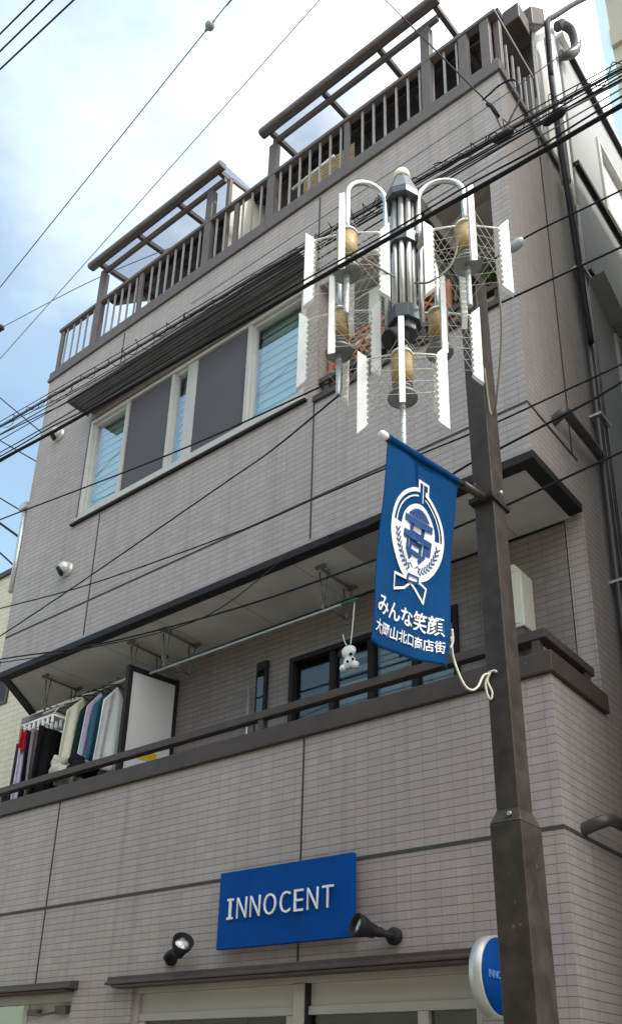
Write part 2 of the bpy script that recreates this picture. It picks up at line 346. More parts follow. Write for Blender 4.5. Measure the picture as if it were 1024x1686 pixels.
# second floor balcony cap and hand rail
b = bm_()
bx(b, -10.6, XR+.03, W-.035, W+.20, 4.205, 4.36); bx(b, XR-.2, XR+.03, W+.2005, YB+.02, 4.205, 4.36)
hp('balcony_cap', b, 'cap', .008)
b = bm_()
bx(b, -10.6, XR-.02, W+.01, W+.09, 4.485, 4.555); bx(b, XR-.10, XR-.02, W+.0905, YB-.07, 4.485, 4.555)
for x in (-4.93, -2.42): bx(b, x-.03, x+.03, W+.02, W+.08, 4.361, 4.484)
bx(b, XR-.09, XR-.03, YB-.2, YB-.12, 4.361, 4.484)
hp('balcony_rail', b, 'cap', .006)
b = bm_(); bx(b, -3.1, -2.60, W+.22, W+.26, 4.361, 4.50); hp('rail_bracket', b, 'cap', .004)
# balcony sliding window
wn = hp('balcony_window', bm_(), 'black')
b = bmesh.new(); x0, x1, z0, z1 = BWIN
for (a, c, d, e) in ((x0, x1, z1-.05, z1), (x0, x1, z0, z0+.05), (x0, x0+.05, z0+.05, z1-.05), (x1-.05, x1, z0+.05, z1-.05)): bx(b, a, c, YB-.03, YB+.1, d, e)
for x in (-4.86, -4.42, -3.95): bx(b, x-.03, x+.03, YB-.01, YB+.08, z0+.05, z1-.05)
b.to_mesh(wn.data); b.free(); wn.data.materials.clear(); wn.data.materials.append(M['black'])
for a, c in ((x0+.05, -4.89), (-4.83, -4.45), (-4.39, -3.98), (-3.92, x1-.05)):
    b = bm_(); bx(b, a, c, YB+.03, YB+.04, z0+.05, z1-.05); hp('pane', b, 'darkglass', parent=wn)
b = bm_()
for k in range(22): bx(b, -4.39, x1-.06, YB+.12, YB+.125, z0+.06+k*.063, z0+.10+k*.063)
for k in range(10): bx(b, -4.98, -4.45, YB+.12, YB+.125, z0+.1+k*.14, z0+.16+k*.14)
hp('blind', b, 'blind', parent=wn)
b = bm_(); bx(b, x0, x1, YB+.16, YB+.6, z0, z1); hp('dark_room', b, 'dark', parent=wn)
b = bm_(); bx(b, SLIT[0], SLIT[1], YB-.035, YB+.14, SLIT[2], SLIT[3]); sl = hp('slit_window', b, 'black', .004)
b = bm_(); bx(b, SLIT[0]+.03, SLIT[1]-.03, YB-.042, YB-.036, SLIT[2]+.05, SLIT[3]-.05); hp('pane', b, 'darkglass', parent=sl)
b = bm_(); tube(b, [(-5.87, YB-.05, 4.2), (-5.87, YB-.05, 5.3)], .014); hp('downpipe', b, 'galv')
# third floor window
x0, x1, z0, z1 = WIN
b = bm_()
fw = .042
bx(b, x0, x1, W-.035, W+.09, z1-fw, z1); bx(b, x0, x0+fw, W-.035, W+.09, z0+.08, z1-fw-.001); bx(b, x1-fw, x1, W-.035, W+.09, z0+.08, z1-fw-.001)
bx(b, x0, x1, W-.035, W+.09, z0+.021, z0+.079)
for x in (-7.25, -5.31): bx(b, x-.027, x+.027, W-.03, W+.085, z0+.08, z1-fw-.001)
for x in (-6.49,): bx(b, x-.025, x+.025, W-.02, W+.07, z0+.08, z1-fw-.001)
bx(b, -6.255, -6.10, W-.015, W+.06, z0+.08, z1-fw-.001)
w3 = hp('window', b, 'alu', .004)
b = bm_(); bx(b, x0-.05, x1+.04, W-.045, W+.02, z0-.012, z0+.02); hp('window_sill', b, 'alu', .004, parent=w3)
b = bm_(); bx(b, x0-.13, x1+.05, W-.04, W-.002, z0-.036, z0-.013); hp('sill_seal', b, 'black', parent=w3)
b = bm_(); bx(b, x0-.05, x0-.001, W-.02, W+.05, z0+.03, z1+.06); bx(b, x0, x1, W-.02, W+.05, z1+.002, z1+.06); hp('reveal', b, 'rail', parent=w3)
for a, c in ((x0+fw, -7.277), (-6.465, -6.256), (-5.283, x1-fw)):
    b = bm_(); bx(b, a, c, W+.03, W+.036, z0+.08, z1-fw); hp('pane', b, 'glass', parent=w3)
    b = bm_(); bx(b, a, a+.02, W+.005, W+.05, z0+.08, z1-fw-.001); bx(b, c-.02, c, W+.005, W+.05, z0+.08, z1-fw-.001); bx(b, a+.02, c-.02, W+.005, W+.05, z0+.08, z0+.11); bx(b, a+.02, c-.02, W+.005, W+.05, z1-fw-.03, z1-fw-.001); hp('sash', b, 'alu', parent=w3)
for a, c in ((-7.223, -6.515), (-6.10, -5.337)):
    b = bm_(); bx(b, a, c, W-.004, W+.002, z0+.08, z1-fw); hp('insect_screen', b, 'screen', parent=w3)
b = bm_()
for k in range(12):
    z = z0+.09+k*.108
    for a, c in ((x0+.06, -7.26), (-6.46, -6.26), (-5.27, x1-.06)): prism(b, [(W+.12, z), (W+.122, z), (W+.140, z+.112), (W+.138, z+.112)], 'X', a, c)
hp('blind', b, 'blind', parent=w3)
b = bm_(); bx(b, x0, x1, W+.162, W+.5, z0, z1); hp('dark_room', b, 'dark', parent=w3)
# canopy above that window, ribbed underneath
b = bm_(); bx(b, -8.0, -4.42, 4.97, 5.26, 9.235, 9.26)
for k in range(7): bx(b, -7.99, -4.43, 4.975+k*.042, 5.005+k*.042, 9.224, 9.2345)
bx(b, -8.0, -4.42, 4.95, 4.9695, 9.2, 9.27); bx(b, -8.02, -8.0005, 4.95, 5.26, 9.2, 9.27)
prism(b, [(4.9700, 9.2605), (5.2995, 9.2605), (5.2995, 9.36), (4.97, 9.268)], 'X', -8.0, -4.42)
hp('canopy', b, 'canopy')
# third floor balcony recess
x0, x1, z0, z1 = REC
b = bm_()
holes(b, 'Y', YB, YB+.1, x0-.1, x1+.01, z0-.3, z1+.1, [(-4.1, -2.9, 7.4, 8.75)])
bx(b, x0-.1, x0-.001, W+.162, YB-.001, z0-.3, z1+.1)
hp('recess_wall', b, 'tile')
b = bm_(); bx(b, x0-.1, x1, W+.162, YB-.001, z1+.001, z1+.06); hp('recess_ceiling', b, 'render_pale')
b = bm_(); bx(b, x0, x1, W+.162, YB-.001, z0-.4, z0-.3); hp('recess_floor', b, 'soffit')
b = bm_(); bx(b, -4.1, -2.9, YB+.02, YB+.06, 7.4, 8.75); rw = hp('recess_window', b, 'dark')
b = bm_()
for x in (-4.08, -3.5, -2.93): bx(b, x-.03, x+.03, YB-.02, YB+.019, 7.4, 8.75)
bx(b, -4.1, -2.9, YB-.03, YB+.018, 8.751, 8.81); hp('window_frame', b, 'black', parent=rw)
b = bm_(); bx(b, x0-.03, x1+.02, W-.03, W+.19, z0-.035, z0+.03)
hp('recess_cap', b, 'cap', .006)
b = bm_(); bx(b, x0, x1, W+.02, W+.09, z0+.20, z0+.26)
for k in range(6): bx(b, x0+.06+k*.36, x0+.11+k*.36, W+.03, W+.08, z0+.031, z0+.199)
hp('recess_rail', b, 'cap', .005)
# roof terrace railing
RZ = 11.25
b = bm_()
bx(b, XL, XR+.01, W+.005, W+.085, RZ, RZ+.05); bx(b, XR-.07, XR+.01, W+.0855, 6.15, RZ, RZ+.05)
bx(b, XL+.05, XR-.02, W+.025, W+.065, 10.56, 10.60)
for x in (-9.03, -7.40, -5.73, -4.11): bx(b, x-.034, x+.034, W+.0255, W+.0645, 10.501, RZ-.001)
for x in (-2.44, -2.68): bx(b, x-.05, x+.05, W+.015, W+.075, 10.501, RZ-.001)
bx(b, XR-.065, XR, W+.10, W+.16, 10.461, RZ-.001); bx(b, XR-.065, XR, 6.06, 6.13, 10.461, RZ-.001)
tr = hp('terrace_railing', b, 'rail', .006)
b = bm_(); bx(b, -.010, .010, -.010, .010, 10.60, RZ-.001); bal = obj('baluster', b, 'baluster', tr)
bal.location = (0, 0, 0)
base = bal.matrix_basis.copy(); first = True
posts = (-9.03, -8.25, -7.40, -6.2, -5.73, -5.18, -4.11, -3.1, -2.68, -2.44)
spots = [(-8.93+k*.1435, W+.045, 0) for k in range(45)]
spots = [s for s in spots if all(abs(s[0]-p) > .065 for p in posts) and s[0] < -2.5]
spots += [(XR-.03, W+.28+k*.135, -.14) for k in range(6)]
for s in spots:
    o = bal if first else bal.copy()
    if not first: COL.objects.link(o); o.parent = tr
    o.location = s; first = False
# penthouse behind the terrace
b = bm_(); bx(b, -8.7, XR-.02, 6.25, 6.4, 10.2, 12.0); hp('penthouse_wall', b, 'pent')
b = bm_(); prism(b, [(5.82, 11.86), (5.82, 12.02), (7.4, 13.6), (7.4, 13.44)], 'X', -8.62, XR-.10); hp('roof', b, 'pent', .01)
b = bm_(); bx(b, -8.66, XR-.12, 5.70, 5.815, 11.9, 12.0); hp('eave_gutter', b, 'black', .015)
b = bm_(); prism(b, [(6.25, 10.365), (7.0, 10.365), (7.0, 13.2), (6.85, 13.18), (6.25, 12.42)], 'X', XR-.004, XR-.018)
hp('penthouse_side_wall', b, 'render_pale')
b = bm_()
bx(b, XR-.10, XR+.08, 5.74, 5.98, 11.68, 11.92); prism(b, [(5.99, 11.85), (6.36, 12.3), (6.36, 12.6), (5.99, 12.15)], 'X', XR-.10, XR+.12)
hp('eave_end_box', b, 'cap', .012)
pw = None
for a, c in ((-7.9, -6.9), (-4.9, -3.8)):
    b = bm_(); bx(b, a, c, 6.215, 6.248, 10.6, 11.75); o = hp('penthouse_window', b, 'black')
    b = bm_(); bx(b, a+.05, (a+c)/2-.02, 6.205, 6.214, 10.65, 11.7); bx(b, (a+c)/2+.02, c-.05, 6.205, 6.214, 10.65, 11.7); hp('pane', b, 'shopglass', parent=o)
# side pipes
px_ = XR+.06
b = bm_(); tube(b, spline([(px_, 6.62, 10.2), (px_, 6.66, 9.2), (px_, 6.66, 8), (px_, 6.64, 6), (px_, 6.62, 3.2)]), .035); hp('downpipe', b, 'pipe')
b = bm_(); tube(b, [(px_, 6.80, 10.0), (px_, 6.80, 3.0)], .026); hp('downpipe', b, 'pipe')
b = bm_(); tube(b, [(px_+.02, 6.715, 9.6), (px_+.02, 6.70, 3.0)], .016); hp('conduit', b, 'pipe')
b = bm_()
pass
b.free()
for z in (9.0, 7.2, 5.5):
    b = bm_(); bx(b, XR-.001, px_+.05, 6.6, 6.83, z-.012, z+.012); hp('pipe_clip', b, 'chrome')
b = bm_(); tube(b, spline([(XR-.02, 5.78, 6.60), (px_+.03, 5.80, 6.66), (px_+.03, 5.95, 6.68), (px_+.02, 6.35, 6.70), (px_, 6.62, 6.74)]), .042); hp('drain_elbow', b, 'pipe')
b = bm_(); tube(b, spline([(XR-.02, 5.60, 3.20), (px_+.06, 5.61, 3.24), (px_+.10, 5.75, 3.27), (px_+.12, 6.2, 3.24)]), .045); hp('drain_elbow', b, 'pipe')
b = bm_(); tube(b, [(-2.2, 6.40, 12.1), (-2.2, 6.40, 9.9)], .05, 12); cp = hp('service_riser', b, 'greypipe')
b = bm_(); lathe(b, [(.02, .02), (.054, .02), (.054, -.06), (.051, -.07)], (-2.2, 6.40, 12.1), n=14); hp('cap', b, 'white', parent=cp)
b = bm_(); tube(b, spline([(-2.2, 6.33, 11.4), (-2.17, 6.3, 11.9), (-2.17, 6.34, 12.3), (-2.15, 6.6, 12.75), (-2.1, 7.3, 13.9), (-2.05, 8.2, 15.3)]), .03); tube(b, spline([(-2.2, 6.33, 11.4), (-2.18, 6.3, 10.5), (-2.17, 6.32, 9.6), (-2.2, 6.5, 8.6), (-2.22, 6.6, 8.0)]), .028); hp('service_cable', b, 'black_cable')
b = bm_(); tube(b, spline([(-2.26, 6.9, 13.05), (-2.2, 6.95, 13.1), (-2.14, 7.06, 13.05), (-2.14, 7.1, 12.8), (-2.2, 7.02, 12.65), (-2.28, 6.95, 12.62)]), .06, 10); hp('vent_elbow', b, 'pipe')
# white downpipe on the left corner
b = bm_(); tube(b, [(-9.185, W+.03, 8.36), (-9.185, W+.03, 7.15)], .04); bx(b, -9.26, -9.10, W-.03, W+.1, 8.34, 8.42); hp('left_downpipe', b, 'galv')

# ground floor shop front
b = bm_(); prism(b, [(5.18, 2.395), (5.18, 2.415), (5.21, 2.43), (5.21, 2.462), (5.299, 2.475), (5.299, 2.395)], 'X', -6.42, -2.9); bx(b, -6.34, -2.93, 5.19, 5.298, 2.37, 2.394); hp('shop_awning', b, 'cap', .005)
b = bm_(); prism(b, [(5.18, 2.395), (5.18, 2.415), (5.21, 2.43), (5.21, 2.458), (5.299, 2.468), (5.299, 2.395)], 'X', -10.3, -6.91); bx(b, -10.2, -6.96, 5.2, 5.298, 2.372, 2.394); hp('entrance_awning', b, 'cap', .005)
x0, x1 = SHOP[0], SHOP[1]
b = bm_()
bx(b, x0, x1, 5.33, 5.45, 2.33, 2.384); bx(b, x0, x0+.055, 5.33, 5.45, .1, 2.329); bx(b, x1-.055, x1, 5.33, 5.45, .1, 2.329)
bx(b, -4.475, -4.375, 5.32, 5.46, .1, 2.329)
for a, c in ((x0+.056, -4.476), (-4.374, x1-.056)): bx(b, a, c, 5.345, 5.43, 2.115, 2.175)
bx(b, -3.44, -3.36, 5.34, 5.44, .1, 2.114); bx(b, x0+.056, x0+.13, 5.35, 5.42, .1, 2.114); bx(b, -4.56, -4.476, 5.35, 5.42, .1, 2.114)
sf = hp('shop_window', b, 'shopframe', .004)
b = bm_(); bx(b, -4.374, -4.352, 5.33, 5.45, .1, 2.329); hp('frame_seal', b, 'black', parent=sf)
for a, c in ((x0+.056, -4.476), (-4.35, x1-.056)):
    b = bm_(); bx(b, a, c, 5.37, 5.39, 2.176, 2.329); hp('transom_panel', b, 'shoppanel', parent=sf)
for a, c in ((x0+.13, -4.56), (-4.35, -3.44), (-3.36, x1-.056)):
    b = bm_(); bx(b, a, c, 5.38, 5.388, .1, 2.114); hp('pane', b, 'shopglass', parent=sf)
b = bm_(); bx(b, x0-.3, x1+.3, 8.4, 8.5, 0, 2.6); bx(b, x0-.3, x1+.3, 5.47, 8.4, 2.46, 2.56); bx(b, x0-.4, x0-.3, 5.47, 8.4, 0, 2.6); hp('shop_interior', b, 'render_pale', parent=sf)
b = bm_()
for (x, y) in ((-5.2, 6.3), (-3.85, 6.6), (-3.1, 6.2), (-4.6, 7.4)): lathe(b, [(.001, 0), (.05, 0), (.05, -.02), (.001, -.025)], (x, y, 2.455), n=12)
hp('downlight', b, emis('downlight_glow', (1, .95, .85), 6), parent=sf)
x0, x1 = -9.4, -6.98
b = bm_()
bx(b, x0, x1, 5.36, 5.45, 2.30, 2.374); bx(b, x1-.06, x1, 5.36, 5.45, .1, 2.299); bx(b, -7.78, -7.70, 5.37, 5.44, .1, 2.299); ew = hp('entrance_door', b, 'shopframe', .004)
b = bm_(); bx(b, x0, -7.78, 5.39, 5.40, .1, 2.299); hp('pane', b, 'shopglass', parent=ew)
b = bm_(); bx(b, -7.70, x1-.06, 5.38, 5.42, .1, 2.299); hp('door_leaf', b, 'shoppanel', parent=ew)
b = bm_(); bx(b, -7.66, -7.5, 5.33, 5.379, 2.20, 2.25); bx(b, -7.25, -7.1, 5.33, 5.379, 2.2, 2.27); tube(b, [(-7.52, 5.34, 2.22), (-7.4, 5.28, 2.19), (-7.2, 5.34, 2.22)], .012); hp('door_closer', b, 'rail', parent=ew)
b = bm_(); bx(b, x0, x1, 5.47, 5.9, 0, 2.36); hp('dark_room', b, 'dark', parent=ew)
# round vent hoods on the wall
for (x, z) in ((-8.62, 9.24), (-8.0, 7.03)):
    b = bm_()
    c = Vector((x, W, z)); prof = [(.082, 0), (.082, .012), (.07, .016), (.074, .05), (.066, .09), (.045, .115), (.012, .125)]
    lathe(b, prof, c, (0, -1, 0), 20)
    o = hp('vent_hood', b, 'vent')
    b = bm_(); lathe(b, [(.001, .0), (.06, 0), (.06, .03), (.001, .031)], c+Vector((-.034, -.078, -.038)), (-.5, -.62, -.6), 20); hp('vent_mouth', b, 'black', parent=o)
# balcony partition
b = bm_()
px0, px1 = -7.0, -6.97
bx(b, px0-.01, px1+.01, 5.50, 5.56, 4.36, 5.63); bx(b, px0-.01, px1+.01, YB-.05, YB-.003, 4.36, 5.69)
prism(b, [(5.561, 5.57), (6.149, 5.62), (6.149, 5.68), (5.561, 5.63)], 'X', px0-.01, px1+.01); bx(b, px0-.01, px1+.01, 5.561, 6.149, 4.36, 4.42)
pt = hp('partition', b, 'black', .003)
b = bm_(); prism(b, [(5.561, 4.421), (6.149, 4.421), (6.149, 5.62), (5.561, 5.57)], 'X', px0, px1); hp('panel', b, 'panelwhite', parent=pt)
b = bm_(); prism(b, [(5.74, 4.66), (5.99, 4.70), (5.97, 4.78), (5.76, 4.77)], 'X', px1+.001, px1+.004); hp('sticker', b, 'yellow', parent=pt)

# ---------------------------------------------------------------- terrace pergolas
def pergola(xa, xb, posts, rafters, label, endpanel):
    t = thing('terrace_pergola', label, 'pergola', ((xa+xb)/2, W, 10.5), 'glazed pergolas on the roof terrace')
    b = bm_(); prism(b, [(5.15, 11.845), (5.13, 11.87), (5.14, 11.93), (5.25, 11.955), (5.25, 11.87), (5.22, 11.845)], 'X', xa, xb); obj('gutter_beam', b, 'rail', t, .008)
    b = bm_(); bx(b, xa+.08, xb-.08, 5.31, 5.355, 11.80, 11.87); obj('front_beam', b, 'rail', t, .004)
    for x in posts:
        b = bm_(); bx(b, x-.055, x+.055, W+.01, W+.09, 10.501, 11.80); obj('post', b, 'rail', t, .006)
    for x in rafters:
        b = bm_(); prism(b, [(5.251, 11.86), (5.251, 11.925), (6.22, 12.10), (6.22, 12.035)], 'X', x-.025, x+.025); obj('rafter', b, 'rail', t)
    b = bm_(); prism(b, [(5.2, 11.965), (5.2, 11.97), (6.22, 12.115), (6.22, 12.108)], 'X', xa+.03, xb-.03); obj('roof_panel', b, 'poly', t)
    if endpanel:
        b = bm_(); prism(b, [(5.40, 10.52), (6.1, 10.52), (6.1, 12.02), (5.40, 11.83)], 'X', xb-.06, xb-.04); obj('end_panel', b, 'beige', t)
        b = bm_(); bx(b, xb-.07, xb-.02, 5.35, 5.399, 10.52, 11.84); prism(b, [(5.4, 11.835), (6.15, 12.035), (6.15, 12.085), (5.4, 11.885)], 'X', xb-.07, xb-.02); obj('end_frame', b, 'rail', t)
pergola(-8.38, -5.88, (-8.25, -6.2), (-8.22, -7.46, -6.7, -5.98), 'shorter pergola above the left half of the terrace with a cream end panel', True)
pergola(-5.26, -2.86, (-5.18, -3.1), (-5.15, -4.38, -3.62, -2.92), 'higher looking pergola above the right half of the terrace near the roof corner', False)
b = bm_()
for k in range(12): bx(b, -5.1, -4.35, 5.79, 5.80, 11.05+k*.05, 11.09+k*.05)
tag(obj('reed_screen', b, 'reed'), 'tan reed screen hanging behind the terrace rail under the right pergola', 'screen')
b = bm_(); tube(b, [(-5.12, 5.62, 11.3), (-4.5, 5.62, 11.36)], .018); tag(obj('drying_pole', b, 'white'), 'white drying pole on the roof terrace in front of the tan screen', 'pole')

# ---------------------------------------------------------------- signs
sg = thing('shop_sign', 'blue rectangular shop sign with raised white lettering above the shop window', 'sign', (-4.59, 5.25, 2.9))
b = bm_(); bx(b, -5.159, -3.865, 5.20, 5.245, 2.597, 3.184); obj('board', b, 'blue', sg, .004)
b = bm_()
for x in (-5.0, -4.2): bx(b, x-.02, x+.02, 5.2455, 5.299, 2.8, 3.1)
obj('bracket', b, 'black', sg)
word = 'INNOCENT'; xs = -5.05; wid = {'I': .07, 'N': .098, 'O': .12, 'C': .098, 'E': .085, 'T': .10}; gap = .038
for ch in word:
    wch = wid[ch]
    if ch == 'I':
        b = bm_(); bx(b, wch/2-.010, wch/2+.010, .0181, .1519, -.006, .006); bx(b, .006, wch-.006, 0, .018, -.006, .006); bx(b, .006, wch-.006, .152, .17, -.006, .006)
    else: b = text_bm(ch, wch, .17, -.012, .012)
    mapbm(b, lambda c: Vector((xs+c.x, 5.18-c.z, 2.81+c.y*.93)))
    obj('letter', b, 'letter', sg); xs += wch+gap
rs = thing('round_sign', 'round blue drum sign with a pale metal rim half behind the dark pole', 'sign', (-2.65, 5.0, 2.26))
RC = Vector((0, 5.06, 2.262)); RRAD = .232
b = bm_(); lathe(b, [(RRAD-.012, -.001), (RRAD, 0), (RRAD, .075), (RRAD-.012, .076)], (-2.76, RC.y, RC.z), (1, 0, 0), 48); obj('drum', b, 'vent', rs)
b = bm_(); lathe(b, [(.01, 0), (RRAD-.0125, 0), (RRAD-.0125, .004), (.01, .0041)], (-2.683, RC.y, RC.z), (1, 0, 0), 48); obj('face', b, 'blue', rs)
b = text_bm('INNOCENT', .30, .045, 0, .004); mapbm(b, lambda c: Vector((-2.675+c.z, RC.y-.15+c.x, RC.z-.02+c.y))); obj('lettering', b, mat('pale_blue_letter', (.18, .38, .75), .4), rs)
b = bm_(); bx(b, -2.74, -2.68, 5.285, 5.299, 2.15, 2.37); obj('bracket', b, 'black', rs)

def spotlight(base, head, aim, label, k_=1.):
    t = thing('spotlight', label, 'lamp', base, 'black spotlights lighting the shop sign')
    base = Vector(base); head = Vector(head); aim = Vector(aim).normalized()
    b = bm_(); lathe(b, [(.055, 0), (.06, .01), (.058, .035), (.03, .05)], base, (0, -1, 0), 20); obj('wall_plate', b, 'black', t)
    b = bm_(); k = base+Vector((0, -.07, 0)); tube(b, spline([base+Vector((0, -.03, 0)), k, k.lerp(head, .5)+Vector((0, -.02, 0)), head-aim*.06]), .026, 12); lathe(b, [(.03, -.03), (.036, 0), (.03, .03)], k.lerp(head, .45), (head-k), 14); obj('arm', b, 'black', t)
    b = bm_(); lathe(b, [(r_*k_, h_*k_) for r_, h_ in [(.03, -.09), (.048, -.075), (.058, -.02), (.078, .03), (.086, .085), (.077, .086), (.07, .05), (.001, .045)]], head, aim, 24); h = obj('lamp_head', b, 'black', t)
    b = bm_(); lathe(b, [(r_*k_, h_*k_) for r_, h_ in [(.001, .056), (.073, .056), (.073, .062), (.001, .070)]], head, aim, 24); obj('lens', b, 'lamp_glass', h)
    b = bm_(); lathe(b, [(r_*k_, h_*k_) for r_, h_ in [(.001, .0455), (.062, .0465), (.055, .05), (.001, .047)]], head, aim, 20); obj('bulb', b, 'reflector', h)
spotlight((-5.74, W, 2.58), (-5.50, 5.15, 2.63), (.75, -.4, .5), 'black spotlight on the tiles left of the blue shop sign')
spotlight((-3.575, W, 2.588), (-3.71, 5.14, 2.632), (-.38, -.88, .22), 'black spotlight at the lower right corner of the blue shop sign', .95)

# ---------------------------------------------------------------- street lamp
CX, CY = -2.17, 3.38
rh = Vector((.842, .54, 0)); fh = Vector((-.54, .842, 0)); up = Vector((0, 0, 1))
ln = -.0165
SL = thing('street_lamp', 'dark brown square street lamp pole carrying a cluster of lanterns with white fins', 'street lamp', (-2.05, 4.3, 0))
def leanbox(b, x0, x1, y0, y1, z0, z1):
    v = [b.verts.new((x+ln*(z-1.93), y, z)) for x in (x0, x1) for y in (y0, y1) for z in (z0, z1)]
    for f in ((0, 1, 3, 2), (4, 6, 7, 5), (0, 4, 5, 1), (2, 3, 7, 6), (0, 2, 6, 4), (1, 5, 7, 3)): b.faces.new([v[i] for i in f])
b = bm_(); leanbox(b, -2.2265, -2.048, 4.2, 4.434, -.01, 2.905); obj('pole_base', b, 'pole', SL, .006)
b = bm_()
lo = [(-2.2265, 4.2), (-2.048, 4.2), (-2.048, 4.434), (-2.2265, 4.434)]; hi = [(-2.1985, 4.235), (-2.071, 4.235), (-2.071, 4.392), (-2.1985, 4.392)]
A = [b.verts.new((x+ln*.976, y, 2.906)) for x, y in lo]; B = [b.verts.new((x+ln*1.05, y, 2.985)) for x, y in hi]
for i in range(4): b.faces.new([A[i], A[(i+1) % 4], B[(i+1) % 4], B[i]])
b.faces.new(A[::-1]); b.faces.new(B); obj('shoulder', b, 'pole', SL, .004)
b = bm_(); leanbox(b, -2.1995, -2.070, 4.234, 4.393, 2.975, 6.82); obj('pole', b, 'pole', SL, .006)
b = bm_(); leanbox(b, -2.205, -2.064, 4.228, 4.399, 6.821, 6.84); obj('pole_cap', b, 'pole', SL, .004)
b = bm_(); bx(b, CX-.05, CX+.05, CY+.05, 4.233, 6.64, 6.76); obj('arm', b, 'pole', SL, .006)
b = bm_(); lathe(b, [(.012, .0), (.012, .02), (.001, .021)], (-2.11, 4.30, 4.97), (1, 0, 0), 10); obj('bolt', b, 'chrome', SL)
b = bm_(); lathe(b, [(.012, 0), (.012, .015)], (-2.13, 4.215, 2.95), (0, -1, 0), 8); obj('bolt', b, 'chrome', SL)
# column
def ngon(b, r, z0, z1, r1=None, n=8):
    lathe(b, [(r, z0), (r1 or r, z1)], (CX, CY, 0), n=n, smooth=False)
b = bm_(); ngon(b, .042, 5.6, 6.75, n=12); cl = obj('column', b, 'column', SL)
b = bm_(); ngon(b, .112, 6.58, 6.63); ngon(b, .112, 6.631, 6.80, .05); obj('hood', b, 'column', cl, .003)
b = bm_(); lathe(b, [(.05, 6.80), (.052, 6.83), (.046, 6.86), (.02, 6.885)], (CX, CY, 0), n=20); obj('finial', b, mat('cream_finial', (.72, .68, .50), .5), cl)
b = bm_(); ngon(b, .093, 6.21, 6.30); obj('collar', b, 'column', cl, .004)
b = bm_(); ngon(b, .100, 5.60, 5.70); ngon(b, .075, 5.54, 5.599); obj('collar', b, 'column', cl, .004)
for k in range(8):
    a = R_(22+45*k); p = Vector((CX+.056*math.cos(a), CY+.056*math.sin(a), 0))
    b = bm_(); tube(b, [p+up*5.70, p+up*6.60], .0165, 12); obj('steel_tube', b, 'chrome', cl)
b = bm_(); lathe(b, [(.001, -.05), (.05, -.05), (.062, .0), (.06, .06), (.05, .075), (.001, .06)], (CX-.02, CY-.05, 5.50), (-.3, -.6, -.5), 20); obj('lower_spot', b, 'black', cl)
# lantern built once at the origin (top of diffuser near z=+.12)
def fin_bm(k):
    b = bm_(); d = Vector((math.cos(k*math.pi/2), math.sin(k*math.pi/2), 0)); nrm = Vector((-d.y, d.x, 0))
    ro, ri, zt, zb, bev = .248, .196, .155, -.43, .05
    prof = [(ro, zb), (ro, zt)]
    n = 12; ti, tb = zt-bev, zb+bev
    prof.append((ri, ti))
    for i in range(n):
        z1_ = ti-(ti-tb)*(i+.25)/n; z2_ = ti-(ti-tb)*(i+.55)/n; z3_ = ti-(ti-tb)*(i+.9)/n
        prof += [(ri, z1_), (ri-.012, z2_), (ri, z3_)]
    prof.append((ri, tb))
    A = [b.verts.new(d*r+up*z+nrm*.016) for r, z in prof]; B = [b.verts.new(d*r+up*z-nrm*.016) for r, z in prof]; m = len(prof)
    b.faces.new(A); b.faces.new(B[::-1])
    for i in range(m): b.faces.new([A[i], B[i], B[(i+1) % m], A[(i+1) % m]])
    return b
def teeth(k):
    d = Vector((math.cos(k*math.pi/2), math.sin(k*math.pi/2), 0)); return [d*.185+up*(.11-.495*(i+.5)/12) for i in range(0, 12, 2)]
proto = None
def make_lantern():
    b = bm_(); lathe(b, [(.001, .15), (.026, .15), (.035, .125), (.062, .118), (.066, .10)], (0, 0, 0), n=20); 
    for k in range(4):
        d = Vector((math.cos(k*math.pi/2), math.sin(k*math.pi/2), 0)); tube(b, [d*.03+up*.128, d*.2+up*.10], .005, 6)
    lan = obj('lantern', b, 'white', SL)
    b = bm_(); lathe(b, [(.001, .099), (.059, .099), (.061, .0), (.059, -.10), (.001, -.101)], (0, 0, 0), n=24); obj('diffuser', b, 'diffuser', lan)
    b = bm_(); lathe(b, [(.045, -.102), (.045, -.125), (.055, -.127), (.055, -.135), (.045, -.137), (.045, -.15), (.08, -.178), (.083, -.195), (.03, -.20)], (0, 0, 0), n=28); obj('reflector', b, 'disc', lan)
    b = bm_(); lathe(b, [(.017, -.20), (.017, -.50), (.014, -.51)], (0, 0, 0), n=12)
    for k in range(4): lathe(b, [(.0172, -.25-k*.06), (.0185, -.252-k*.06), (.0185, -.256-k*.06), (.0172, -.258-k*.06)], (0, 0, 0), n=12)
    obj('tail_tube', b, 'galv', lan)
    for k in range(4): obj('fin', fin_bm(k), 'white', lan, .002)
    b = bm_()
    for k in range(4):
        ta, tb = teeth(k), teeth((k+1) % 4)
        for i in range(6):
            for j in (i+2, i-2):
                if 0 <= j < 6: tube(b, [ta[i], tb[j]], .0017, 4, False)
    obj('wire_lattice', b, 'finwire', lan)
    return lan
proto = make_lantern()
def copy_lantern():
    l = proto.copy(); COL.objects.link(l); l.parent = SL; l.matrix_parent_inverse = proto.matrix_parent_inverse.copy()
    for ch in proto.children:
        c = ch.copy(); COL.objects.link(c); c.parent = l; c.matrix_parent_inverse = ch.matrix_parent_inverse.copy()
    return l
C0 = Vector((CX, CY, 0))
spec = [(-.325, -.10, 6.135, -3), (.365, -.05, 6.185, 4), (-.385, .15, 5.78, -6), (.20, .25, 5.83, 5), (-.02, 0, 5.285, 0)]
base_ang = math.atan2(rh.y, rh.x)
lans = []
for i, (la, fo, z, tilt) in enumerate(spec):
    l = proto if i == 0 else copy_lantern()
    lans.append((l, C0+rh*la+fh*fo+up*z, base_ang+R_(tilt)))
